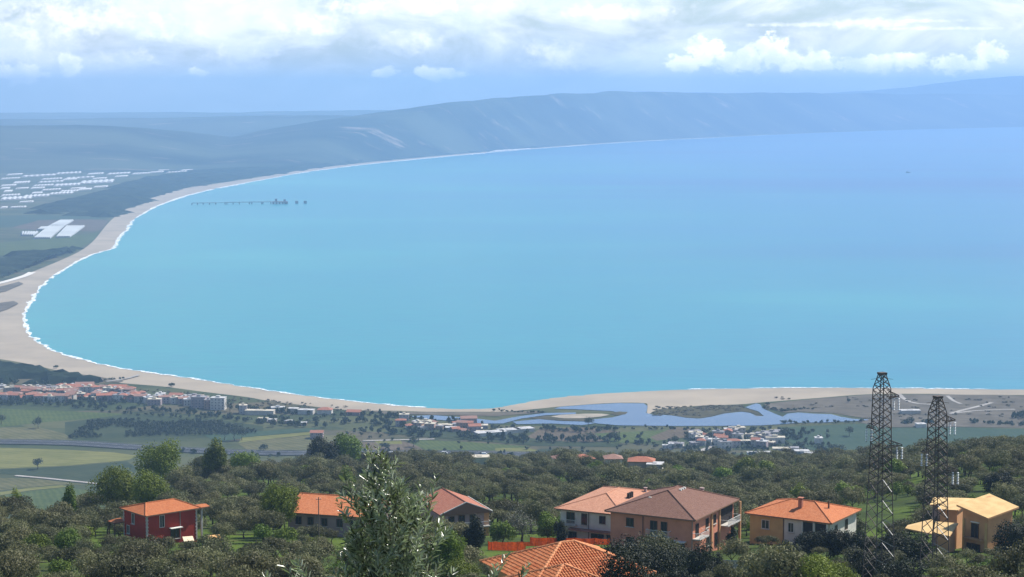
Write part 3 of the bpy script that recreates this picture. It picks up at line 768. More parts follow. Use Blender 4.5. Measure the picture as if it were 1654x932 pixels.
P_OCHRE = plaster('plaster_ochre', (0.60, 0.40, 0.17), (0.50, 0.33, 0.14))
P_RED = plaster('plaster_red', (0.38, 0.050, 0.028), (0.30, 0.040, 0.024))
P_APRI = plaster('plaster_apricot', (0.58, 0.32, 0.16), (0.48, 0.25, 0.125))
P_PURP = plaster('plaster_grey_rose', (0.40, 0.30, 0.28), (0.32, 0.24, 0.23))
STONE = mat('pale_stone', (0.55, 0.52, 0.46), 0.9, 0.1, (0.42, 0.40, 0.36), 2.0, 4)
GLASS = mat('window_glass', (0.020, 0.024, 0.030), 0.12, 0.5)
FRAME_W = mat('frame_white', (0.62, 0.61, 0.58), 0.6, 0.3)
FRAME_D = mat('frame_brown', (0.10, 0.060, 0.040), 0.6, 0.3)
RAIL_W = mat('railing_white', (0.70, 0.70, 0.68), 0.6, 0.3)
DARK = mat('shade_and_flue_dark', (0.045, 0.040, 0.038), 0.9, 0.05)  # loggia shade put into a dark colour; also the dark chimney stubs
METAL = mat('zinc_pipe', (0.30, 0.30, 0.29), 0.5, 0.4, metallic=0.5)
FASCIA = mat('fascia_brown', (0.22, 0.13, 0.085), 0.85, 0.1)

def roof_mesh(kind, a, b, rise, r, m, thick=0.22):
    """hip or gable roof, eaves at z = 0, UVs in metres on each slope"""
    e = [(-a, -b, 0), (a, -b, 0), (a, b, 0), (-a, b, 0)]
    rr = a if kind == 'gable' else r
    g = [(-rr, 0, rise), (rr, 0, rise)]
    lo = [(x, y, -thick) for x, y, _ in e]
    V = e + g + lo
    F = [(0, 1, 5, 4), (2, 3, 4, 5)]
    F += [(1, 2, 5), (3, 0, 4)]
    F += [(6, 7, 1, 0), (7, 8, 2, 1), (8, 9, 3, 2), (9, 6, 0, 3), (9, 8, 7, 6)]
    UV = []
    sl = math.hypot(b, rise); sx = math.hypot(a - rr, rise)
    for f in F:
        for i in f:
            x, y, z = V[i]
            if f in F[:2]: UV.append((x, z / max(rise, .01) * sl))
            else: UV.append((y, z / max(rise, .01) * sx))
    me = mesh('roof', V, F, m, UV)
    me.materials.append(FASCIA)
    for p in me.polygons:
        if p.index >= 4: p.material_index = 1
    if kind == 'gable':
        for i in (2, 3): me.polygons[i].material_index = 1
    return me

WIN = {}
def window(root, side, a, b, t, zc, w_, h_, frame=None, name='window', sill=True, shutter=None):
    """a framed pane on one wall of a house whose wall half-lengths are a, b; t runs 0..1 left to right seen from outside"""
    frame = frame or FRAME_W
    key = (round(w_, 2), round(h_, 2), frame.name)
    if key not in WIN:
        f = 0.09
        gs = [boxg(-w_ / 2 - f, -w_ / 2, -0.07, 0.05, -h_ / 2 - f, h_ / 2 + f), boxg(w_ / 2, w_ / 2 + f, -0.07, 0.05, -h_ / 2 - f, h_ / 2 + f),
              boxg(-w_ / 2, w_ / 2, -0.07, 0.05, h_ / 2, h_ / 2 + f), boxg(-w_ / 2, w_ / 2, -0.07, 0.05, -h_ / 2 - f, -h_ / 2), boxg(-0.03, 0.03, -0.05, 0.05, -h_ / 2, h_ / 2)]
        WIN[key] = (mesh('window', *join(gs), frame), mesh('pane', *boxg(-w_ / 2, w_ / 2, -0.012, 0.03, -h_ / 2, h_ / 2), GLASS), mesh('sill', *boxg(-w_ / 2 - 0.2, w_ / 2 + 0.2, -0.2, 0.04, -0.05, 0.05), STONE))
    rz = {'-y': 0, '+x': math.pi / 2, '+y': math.pi, '-x': -math.pi / 2}[side]
    L = a if side in ('-y', '+y') else b
    D = b if side in ('-y', '+y') else a
    lx = (t - 0.5) * 2 * L
    p = Matrix.Rotation(rz, 3, 'Z') @ Vector((lx, -D, zc))
    o = obj(name, WIN[key][0], root, loc=p, rot=(0, 0, rz))
    obj('pane', WIN[key][1], o)
    if sill: obj('sill', WIN[key][2], o, loc=(0, 0, -h_ / 2 - 0.15))
    return o
def onwall(side, a, b, t, depth=0.0):
    rz = {'-y': 0, '+x': math.pi / 2, '+y': math.pi, '-x': -math.pi / 2}[side]
    L = a if side in ('-y', '+y') else b
    D = b if side in ('-y', '+y') else a
    return Matrix.Rotation(rz, 3, 'Z') @ Vector(((t - 0.5) * 2 * L, -D - depth, 0)), rz
def balcony(root, side, a, b, t0, t1, z, out, m_slab=None):
    (p0, rz), (p1, _) = onwall(side, a, b, t0), onwall(side, a, b, t1)
    ln = (p1 - p0).length; c = (p0 + p1) / 2
    o = obj('balcony', mesh('balcony', *boxg(-ln / 2, ln / 2, -out, 0.02, z - 0.12, z + 0.06), m_slab or STONE), root, loc=(c.x, c.y, 0), rot=(0, 0, rz))
    gs = [boxg(-ln / 2, ln / 2, -out + 0.02, -out + 0.07, z + 0.98, z + 1.04), boxg(-ln / 2, ln / 2, -out + 0.02, -out + 0.06, z + 0.12, z + 0.16)]
    n = max(4, int(ln / 0.16))
    for i in range(n + 1):
        x = -ln / 2 + ln * i / n
        gs.append(boxg(x - 0.012, x + 0.012, -out + 0.03, -out + 0.055, z + 0.06, z + 0.98))
    for s_ in (-1, 1): gs.append(boxg(s_ * ln / 2 - 0.03, s_ * ln / 2 + 0.03, -out + 0.07, 0.0, z + 0.98, z + 1.04))
    obj('railing', mesh('railing', *join(gs), RAIL_W), o)
    return o
def hip_house(name, label, q, wall_h, roof_m, wall_m, over=0.9, kind='hip', below=4.0, ridge_m=None):
    cx, cy, ze, yaw, a, b, r, rise = q
    root = thing(name, label, 'house', (cx, cy, ze - wall_h), yaw)
    wa, wb = a - over, b - over
    V, F = boxg(-wa, wa, -wb, wb, -below, wall_h - 0.1)
    if kind == 'gable':
        sl = rise / b
        V += [(-wa, 0, wall_h + (b - 0.0) * sl - 0.15), (wa, 0, wall_h + b * sl - 0.15)]
        F = [f for f in F if f != (4, 5, 6, 7)] + [(5, 6, 9), (7, 4, 8)]
    obj('wall', mesh('wall', V, F, wall_m), root)
    ro = obj('roof', roof_mesh(kind, a, b, rise, r, roof_m), root, loc=(0, 0, wall_h))
    rr = a if kind == 'gable' else r
    ends = [((-rr, 0, rise), (rr, 0, rise))]
    if kind == 'hip':
        ends += [((s_ * rr, 0, rise), (s_ * a, u * b, 0)) for s_ in (-1, 1) for u in (-1, 1)]
    for p, s_ in ends:
        g = barg(Vector(p) + Vector((0, 0, .03)), Vector(s_) + Vector((0, 0, .03)), 0.12, 6)
        obj('ridge_cap', mesh('ridge_cap', *g, ridge_m or roof_m, uvs=[(0.1 * i, 0.07 * i) for i in range(sum(len(f) for f in g[1]))]), ro)
    return root, ro, wa, wb
def chimney(ro, x, y, z, w_, h_, m, cap=True):
    gs = [boxg(-w_ / 2, w_ / 2, -w_ / 2, w_ / 2, -0.8, h_)]
    if cap: gs += [boxg(-w_ * 0.7, w_ * 0.7, -w_ * 0.7, w_ * 0.7, h_ + 0.25, h_ + 0.36), boxg(-w_ * 0.1, w_ * 0.1, -w_ * 0.45, w_ * 0.45, h_, h_ + 0.25)]
    return obj('chimney', mesh('chimney', *join(gs), m), ro, loc=(x, y, z))
def pipe(root, side, a, b, t, z0, z1, m=None):
    p, _ = onwall(side, a, b, t, 0.08)
    return obj('downpipe', mesh('downpipe', *barg((p.x, p.y, z0), (p.x, p.y, z1), 0.07, 6), m or METAL), root)
FOOT = []          # footprints to keep trees off: x, y, radius

# -- brown-roofed house
Q = (27.73, 336.12, 259.58, 1.08, 9.89, 8.36, 2.14, 2.9)
root, ro, wa, wb = hip_house('house', 'large two-storey salmon house with a dark brown hipped roof', Q, 6.6, T_BROWN, P_SALMON, over=0.8)
for t_, z_, w_, h_ in ((0.24, 4.9, 1.25, 1.35), (0.53, 4.35, 1.15, 2.35), (0.655, 4.35, 1.0, 2.35), (0.24, 1.6, 1.25, 1.3), (0.55, 1.2, 1.3, 2.2), (0.86, 1.6, 1.2, 1.3)):
    window(root, '-x', wa, wb, t_, z_, w_, h_, FRAME_D, 'door' if h_ > 2 else 'window', sill=h_ < 2)
pipe(root, '-x', wa, wb, 0.40, 0, 6.3, FRAME_D)
pipe(root, '-x', wa, wb, 0.995, 0, 6.3)
obj('canopy', mesh('canopy', *boxg(-1.6, 1.6, -1.3, 0.0, 2.55, 2.68), P_WHITE), root, loc=onwall('-x', wa, wb, 0.82)[0], rot=(0, 0, -math.pi / 2))
balcony(root, '-x', wa, wb, 0.46, 0.74, 3.15, 0.9)
balcony(root, '-y', wa, wb, 0.0, 0.22, 3.15, 1.3)
for t_, z_, w_, h_ in ((0.10, 4.3, 1.2, 2.2), (0.34, 4.8, 1.1, 1.4), (0.52, 4.8, 1.1, 1.4), (0.36, 1.6, 1.1, 1.4), (0.56, 1.2, 1.2, 2.2)):
    window(root, '-y', wa, wb, t_, z_, w_, h_, FRAME_D, 'door' if h_ > 2 else 'window', sill=h_ < 2)
box('pilaster', (-wa + 2 * wa * 0.43, -wa + 2 * wa * 0.46, -wb - 0.22, -wb + 0.02, -3, 6.45), P_APRI, root)
box('pilaster', (-wa + 2 * wa * 0.62, -wa + 2 * wa * 0.65, -wb - 0.22, -wb + 0.02, -3, 6.45), P_APRI, root)
box('loggia_shade', (-wa + 2 * wa * 0.67, -wa + 2 * wa * 0.97, -wb - 0.06, -wb - 0.01, 3.25, 6.0), DARK, root)  # flat dark panel on the wall, the recess shade painted as colour
balcony(root, '-y', wa, wb, 0.66, 0.98, 3.15, 1.5)
box('pillar', (wa - 0.35, wa, -wb - 1.45, -wb - 1.1, -3, 6.45), P_APRI, root)
for dx_ in (0.0, 0.9, 1.8): chimney(ro, 0.6 + dx_, -1.1, 2.55, 0.42, 0.2, P_WHITE, cap=False)
chimney(ro, 6.6, -2.6, 0.95, 0.5, 0.75, P_PURP); chimney(ro, -4.6, 2.2, 1.7, 0.5, 0.3, P_WHITE, cap=False)
FOOT.append((27.7, 336, 15))
# -- pink roof, white walls
Q = (18.99, 367.18, 253.9, 1.11, 11.27, 6.94, 2.99, 1.9)
root, ro, wa, wb = hip_house('house', 'white two-storey house with a pinkish hipped roof behind the salmon house', Q, 6.2, T_PINK, P_WHITE, over=0.9)
for t_, z_, w_, h_ in ((0.17, 4.55, 1.5, 1.9), (0.40, 4.5, 1.0, 1.9), (0.70, 4.7, 1.1, 1.3), (0.2, 1.3, 1.6, 1.2), (0.62, 1.2, 2.4, 1.5), (0.86, 1.2, 2.0, 1.5)):
    window(root, '-x', wa, wb, t_, z_, w_, h_, FRAME_D)
pipe(root, '-x', wa, wb, 0.475, 0, 6.0, FRAME_D)
balcony(root, '-x', wa, wb, 0.10, 0.28, 3.3, 1.0)
obj('canopy', mesh('canopy', *boxg(-4.6, 4.6, -1.6, 0.0, 2.55, 2.75), T_DULL, uvs=np.tile([(0, 0), (1, 0), (1, 1), (0, 1)], (6, 1))), root, loc=onwall('-x', wa, wb, 0.55)[0], rot=(0, 0, -math.pi / 2))
for dx_ in (0, 0.8, 1.6): chimney(ro, -1.0 + dx_, -3.6, 1.0, 0.45, 0.9, DARK, cap=False)
chimney(ro, 6.5, -3.9, 0.7, 0.45, 0.6, P_PURP)
FOOT.append((19, 367, 14))
# -- orange roof, ochre and white walls
Q = (52.85, 353.71, 254.71, -0.56, 8.44, 6.95, 2.21, 2.03)
root, ro, wa, wb = hip_house('house', 'ochre and white bungalow with a bright orange hipped roof', Q, 4.7, T_ORANGE, P_OCHRE, over=0.75)
for t_, z_, w_, h_ in ((0.20, 2.9, 1.35, 1.5), (0.52, 2.9, 1.0, 1.6)): window(root, '-y', wa, wb, t_, z_, w_, h_, FRAME_W)
box('white_panel', (-wa + 2 * wa * 0.44, -wa + 2 * wa * 0.66, -wb - 0.035, -wb + 0.01, -3, 4.55), P_WHITE, root)
window(root, '-y', wa, wb + 0.04, 0.525, 2.9, 1.0, 1.6, FRAME_W)
box('loggia_shade', (-wa + 2 * wa * 0.67, -wa + 2 * wa * 0.97, -wb - 0.05, -wb - 0.005, 1.7, 4.2), DARK, root)  # dark sheet on the wall, painted as the shaded loggia opening
for t_ in (0.67, 0.82, 0.985):
    p, _ = onwall('-y', wa, wb, t_, 0.3); box('pillar', (p.x - 0.17, p.x + 0.17, p.y - 0.17, p.y + 0.17, -3, 4.55), P_WHITE, root)
box('parapet', (-wa + 2 * wa * 0.67, wa, -wb - 0.5, -wb - 0.3, -2, 1.75), P_OCHRE, root)
pipe(root, '-y', wa, wb, 0.43, -1, 4.5, FRAME_D)
box('white_side', (wa - 0.01, wa + 0.035, -wb + 0.02, wb - 0.02, -3, 4.56), P_WHITE, root)
for t_, z_, w_, h_ in ((0.62, 2.9, 1.1, 1.7), (0.24, 2.9, 1.0, 1.3)): window(root, '+x', wa + 0.04, wb, t_, z_, w_, h_, FRAME_D)
chimney(ro, 0.6, -2.6, 1.35, 0.7, 1.35, T_DULL); chimney(ro, 5.0, -0.2, 1.0, 0.25, 1.5, FRAME_D, cap=False)
FOOT.append((52.9, 353.7, 12.5))
# -- red house
Q = (-64.6, 358.0, 254.44, 0.70, 5.75, 4.75, 2.96, 1.25)
root, ro, wa, wb = hip_house('house', 'dark red two-storey house with an orange roof and pale corner stones', Q, 5.4, T_RED, P_RED, over=0.55)
for t_, z_, w_, h_ in ((0.42, 4.0, 0.9, 1.8), (0.20, 1.7, 0.9, 1.4)): window(root, '-x', wa, wb, t_, z_, w_, h_, FRAME_W)
window(root, '-y', wa, wb, 0.30, 3.85, 0.85, 2.1, FRAME_W, 'door', sill=False)
window(root, '-y', wa, wb, 0.55, 1.2, 1.6, 1.6, FRAME_D)
for (x_, y_) in ((-wa, -wb), (wa, -wb), (-wa, wb)):
    gs = []
    for k in range(18):
        s_ = 0.30 if k % 2 else 0.20
        gs.append(boxg(x_ - 0.06 if x_ < 0 else x_ - s_, x_ + s_ if x_ < 0 else x_ + 0.06, y_ - 0.06 if y_ < 0 else y_ - s_, y_ + s_ if y_ < 0 else y_ + 0.06, -0.4 + k * 0.31, -0.4 + k * 0.31 + 0.28))
    q = obj('quoin', mesh('quoin', *join(gs), STONE), root); q['kind'] = 'stuff'
pipe(root, '-y', wa, wb, 0.66, 0, 5.2)
obj('canopy', mesh('canopy', *boxg(-1.2, 1.2, -1.0, 0.0, 2.35, 2.45), P_WHITE), root, loc=onwall('-y', wa, wb, 0.55)[0], rot=(0, 0, 0))
box('pillar', (wa + 0.9, wa + 1.2, -wb - 0.1, -wb + 0.2, -3, 5.2), STONE, root)
obj('roof', roof_mesh('gable', 2.0, 1.4, 0.25, 0, T_RED), root, loc=(wa + 0.6, -wb + 1.0, 5.38))
an = obj('porch_roof', roof_mesh('hip', 1.5, 1.2, 0.5, 0.5, T_ORANGE), root, loc=(-wa - 0.6, wb + 1.0, 2.9))
for x_, y_ in ((-1.3, -1.0), (-1.3, 1.0), (1.3, -1.0)):
    box('post', (-wa - 0.6 + x_ - 0.08, -wa - 0.6 + x_ + 0.08, wb + 1.0 + y_ - 0.08, wb + 1.0 + y_ + 0.08, -3, 2.7), FRAME_D, root)
FOOT.append((-64.5, 358, 8.5))
# -- long orange roof behind the foreground olive
A_, B_ = at(489, 796, 384), at(592, 806, 378.5)
c_ = (A_ + B_) / 2; dl = B_ - A_
Q = (c_.x + 1.2, c_.y, A_.z - 2.1, math.atan2(dl.y, dl.x) * 0.75, 8.6, 8.2, 0, 2.1)
root, ro, wa, wb = hip_house('house', 'low house with a long plain orange roof, left of the foreground olive', Q, 3.2, T_ORANGE, P_PURP, over=0.7, kind='gable')
for t_ in (0.14, 0.3, 0.48, 0.68, 0.86): window(root, '-y', wa, wb, t_, 1.6, 1.1, 1.4, FRAME_D)
FOOT.append((c_.x, c_.y, 12))
# -- gabled house right of the foreground olive
Q = (-11.3, 381.4, 249.9, R(-70), 7.4, 5.3, 0, 2.1)
root, ro, wa, wb = hip_house('house', 'gabled house with a dull red roof, right of the foreground olive', Q, 5.2, T_DULL, P_PURP, over=0.6, kind='gable')
for t_, z_, w_, h_ in ((0.2, 3.9, 1.0, 1.3), (0.42, 3.6, 1.1, 2.1), (0.66, 3.6, 1.1, 2.1), (0.45, 6.0, 0.8, 0.8)): window(root, '+x', wa, wb, t_, z_, w_, h_, FRAME_D, 'door' if h_ > 2 else 'window', sill=False)
balcony(root, '+x', wa, wb, 0.05, 1.0, 2.45, 1.2)
box('pilaster', (wa - 0.3, wa + 0.1, wb - 0.9, wb + 0.12, -3, 5.05), P_APRI, root)
for s_ in (-1, 1):
    obj('verge', mesh('verge', *barg((7.44, 0, 2.16), (7.44, s_ * 5.3, 0.06), 0.11, 4), P_WHITE), ro)
obj('verge', mesh('verge', *boxg(-7.4, 7.4, 5.3, 5.42, -0.18, 0.12), P_WHITE), ro)
FOOT.append((-11.3, 381.4, 10))

# -- cream villa on the right
def villa():
    P0 = at(1580, 885, 331)
    root = thing('villa', 'apricot villa with flat-pitched cream roofs beside the right pylon', 'house', (P0.x, P0.y, P0.z), 0)
    def local(v): return (v.x - P0.x, v.y - P0.y, v.z - P0.z)
    def slab(name, cs, thick, m, under):
        top = [local(c) for c in cs]; lo = [(x, y, z - thick) for x, y, z in top]
        F = [(0, 1, 2, 3), (7, 6, 5, 4)] + [(i, 4 + i, 4 + (i + 1) % 4, (i + 1) % 4) for i in range(4)]
        me = mesh(name, top + lo, F, m); me.materials.append(under)
        for i in range(1, 6): me.polygons[i].material_index = 1
        return obj(name, me, root)
    def walls(name, cs, inset, zlow, m):
        c = sum(cs, Vector()) / 4
        top = []
        for q in cs:
            d_ = (c - q); d_.z = 0; d_.normalize()
            k = Vector(local(q + d_ * inset)); k.z -= 0.12 + 0.06; top.append(tuple(k))
        lo = [(x, y, zlow) for x, y, z in top]
        F = [(0, 1, 2, 3)] + [(i, 4 + i, 4 + (i + 1) % 4, (i + 1) % 4) for i in range(4)]
        return obj(name, mesh(name, top + lo, F, m), root), top
    main = [at(1545, 815, 331.5), at(1596, 837, 326.5), at(1646, 818.5, 332), at(1598, 797, 337)]
    slab('roof', main, 0.3, CREAM_ROOF, P_APRI); _, mt = walls('wall', main, 1.1, -4, P_APRI)
    wing = [at(1513, 822, 339), at(1548, 824, 336.5), at(1562, 812, 341), at(1528, 808.5, 344)]
    slab('roof', wing, 0.25, CREAM_ROOF, P_APRI); walls('wall', wing, 0.7, -4, P_APRI)
    low = [at(1508, 860, 329), at(1534, 866, 327), at(1548, 845, 331.5), at(1511, 842, 334)]
    slab('porch_roof', low, 0.2, CREAM_ROOF, P_APRI); walls('wall', low, 0.6, -4, P_APRI)
    left = [at(1462, 853, 331), at(1505, 862, 329.5), at(1508, 838, 335), at(1466, 848, 336)]
    slab('porch_roof', left, 0.2, CREAM_ROOF, P_APRI)
    back = [at(1502, 815, 346), at(1575, 812, 345), at(1580, 805, 352), at(1508, 803, 353)]
    slab('roof', back, 0.3, T_DULL if False else CREAM_ROOF, P_APRI); walls('wall', back, 0.6, -4, P_PURP)
    # openings in the left front wall of the main block
    a, b = Vector(mt[0]), Vector(mt[1])
    d_ = (b - a); d_.z = 0; ln = d_.length; d_.normalize(); n = Vector((d_.y, -d_.x, 0)); rz = math.atan2(d_.y, d_.x)
    def put(t, zt, w_, h_, nm, frame):
        k = (round(w_, 2), round(h_, 2), frame.name)
        if k not in WIN: window(root, '-y', 0.1, 0.1, 0.5, -30, w_, h_, frame)      # make the shared meshes
        p = a + d_ * ln * t; o = obj(nm, WIN[k][0], root, loc=(p.x + n.x * 0.02, p.y + n.y * 0.02, zt), rot=(0, 0, rz)); obj('pane', WIN[k][1], o)
    return root, put, a, b, d_, n, ln, rz
root, put, a_, b_, d_, n_, ln_, rz_ = villa()
def villa_window(t, z, w_, h_, nm):
    f = 0.1
    gs = [boxg(-w_ / 2 - f, -w_ / 2, -0.09, 0.05, -h_ / 2 - f, h_ / 2 + f), boxg(w_ / 2, w_ / 2 + f, -0.09, 0.05, -h_ / 2 - f, h_ / 2 + f), boxg(-w_ / 2, w_ / 2, -0.09, 0.05, h_ / 2, h_ / 2 + f), boxg(-0.04, 0.04, -0.06, 0.05, -h_ / 2, h_ / 2)]
    p = a_ + d_ * ln_ * t
    o = obj(nm, mesh(nm, *join(gs), FRAME_D), root, loc=(p.x, p.y, z), rot=(0, 0, rz_))
    obj('pane', mesh('pane', *boxg(-w_ / 2, w_ / 2, -0.02, 0.03, -h_ / 2, h_ / 2), GLASS), o)
villa_window(0.50, 3.3, 1.35, 2.4, 'door'); villa_window(0.55, 0.3, 1.6, 1.4, 'window'); villa_window(0.28, 0.2, 0.8, 1.5, 'window')
o = obj('balcony', mesh('balcony', *boxg(-1.9, 1.9, -0.7, 0.0, 1.85, 2.05), P_APRI), root, loc=(*(a_ + d_ * ln_ * 0.5).xy, 0), rot=(0, 0, rz_))
o = obj('lintel', mesh('lintel', *boxg(-0.9, 0.9, -0.1, 0.0, 4.65, 4.85), P_WHITE), root, loc=(*(a_ + d_ * ln_ * 0.5).xy, 0), rot=(0, 0, rz_))
for t_ in (0.06, 0.94): 
    p = a_ + d_ * ln_ * t_ + n_ * 0.06
    obj('pilaster', mesh('pilaster', *boxg(-0.2, 0.2, -0.12, 0.1, -4, 5.0), P_OCHRE), root, loc=(p.x, p.y, 0), rot=(0, 0, rz_))
FOOT += [(79.5, 331, 9), (72, 336, 7)]

# -- near house below: only its tiled roof shows, every tile row real
def near_house():
    T1 = mat('barrel_tile', (0.50, 0.155, 0.062), 0.85, 0.12, (0.62, 0.26, 0.12), 2.2, 5, lo=0.3, hi=0.7)
    bed = mat('tile_bed', (0.22, 0.08, 0.045), 0.9, 0.05)
    q = (4.8, 169.57, 288.93, 0.45, 5.9, 5.2, 0.66, 2.2)
    cx, cy, ze, yaw, a, b, r, rise = q
    root = thing('house', 'house with a terracotta barrel-tile roof, cut by the bottom edge', 'house', (cx, cy, ze - 3.4), yaw)
    box('wall', (-a + .6, a - .6, -b + .6, b - .6, -3, 3.3), P_APRI, root)
    wing_c = Vector((-2.6, -4.4, 0)); wa_, wr = 4.2, 1.75
    box('wall', (wing_c.x - wa_ + .6, wing_c.x + wa_ - .6, wing_c.y - wa_ + .6, -b + .59, -3, 2.9), P_APRI, root)
    def slopes(a, b, r, rise, c, z0):
        E = [Vector((-a, -b, 0)), Vector((a, -b, 0)), Vector((a, b, 0)), Vector((-a, b, 0))]
        G = [Vector((-r, 0, rise)), Vector((r, 0, rise))]
        o_ = Vector((c.x, c.y, z0))
        return [[v + o_ for v in f] for f in ((E[0], E[1], G[1], G[0]), (E[1], E[2], G[1]), (E[2], E[3], G[0], G[1]), (E[3], E[0], G[0]))], [(G[0] + o_, G[1] + o_)] + [(G[0] + o_, E[0] + o_), (G[0] + o_, E[3] + o_), (G[1] + o_, E[1] + o_), (G[1] + o_, E[2] + o_)]
    def tiles(poly, V, F, clip=None):
        e0, e1 = poly[0], poly[1]
        ax = (e1 - e0).normalized(); ln = (e1 - e0).length
        nrm = (e1 - e0).cross(poly[2] - e0).normalized()
        up = nrm.cross(ax)
        L2 = [((p - e0).dot(ax), (p - e0).dot(up)) for p in poly]
        def ins(x, y):
            c = False; n = len(L2)
            for i in range(n):
                (xi, yi), (xj, yj) = L2[i], L2[i - 1]
                if (yi > y) != (yj > y) and x < (xj - xi) * (y - yi) / (yj - yi) + xi: c = not c
            return c
        W_, H_ = 0.27, 0.36
        top = max(y for _, y in L2)
        for i in range(int(ln / W_) + 1):
            for j in range(int(top / H_) + 1):
                x0, y0 = i * W_ + W_ / 2, j * H_
                if not ins(x0, y0 + H_ * 0.5): continue
                base = e0 + ax * x0 + up * (y0 - 0.03)
                if clip is not None and clip(base): continue
                k = len(V)
                jit = random.uniform(-0.012, 0.012)
                for s_, (yy, rr, lift) in enumerate(((0, 0.105, 0.035), (H_ + 0.05, 0.085, 0.0))):
                    for g in range(5):
                        an = math.pi * g / 4
                        p = base + ax * (-math.cos(an) * rr + jit) + up * yy + nrm * (math.sin(an) * rr * 0.85 + lift)
                        V.append(tuple(p))
                F.extend([(k + g + 1, k + g, k + 5 + g, k + 6 + g) for g in range(4)])
                F.append(tuple(k + g for g in range(5)))
    S1, R1 = slopes(a, b, r, rise, Vector((0, 0, 0)), 3.4)
    S2, R2 = slopes(wa_, wa_, 0.05, wr, wing_c, 3.05)
    def height(faces, p):
        best = -9
        for f in faces:
            n = (f[1] - f[0]).cross(f[2] - f[0]).normalized()
            z = f[0].z - (n.x * (p.x - f[0].x) + n.y * (p.y - f[0].y)) / n.z
            best = z if best == -9 else min(best, z)
        return best
    V, F = [], []
    for f in S1: tiles(f, V, F, lambda p: height(S2, p) > p.z + 0.12)
    for f in S2: tiles(f, V, F, lambda p: height(S1, p) > p.z + 0.12)
    ro = obj('roof', mesh('roof', *join([([tuple(v) for v in f], [tuple(range(len(f)))]) for f in S1 + S2]), bed), root)
    t = obj('roof_tiles', mesh('roof_tiles', V, F, T1), ro); t['kind'] = 'stuff'
    capm = mat('ridge_tile', (0.62, 0.29, 0.14), 0.85, 0.12, (0.52, 0.21, 0.10), 3.0, 4)
    for p, s_ in R1 + R2:
        n = max(2, int((s_ - p).length / 0.4)); gs = []
        for k in range(n):
            gs.append(barg(p.lerp(s_, k / n) + Vector((0, 0, .06)), p.lerp(s_, (k + 1.12) / n) + Vector((0, 0, .06)), 0.11, 7, 0.145))
        c = obj('ridge_cap', mesh('ridge_cap', *join(gs), capm), ro)
    FOOT.append((4.8, 168, 9)); FOOT.append((3, 164, 6))
near_house()

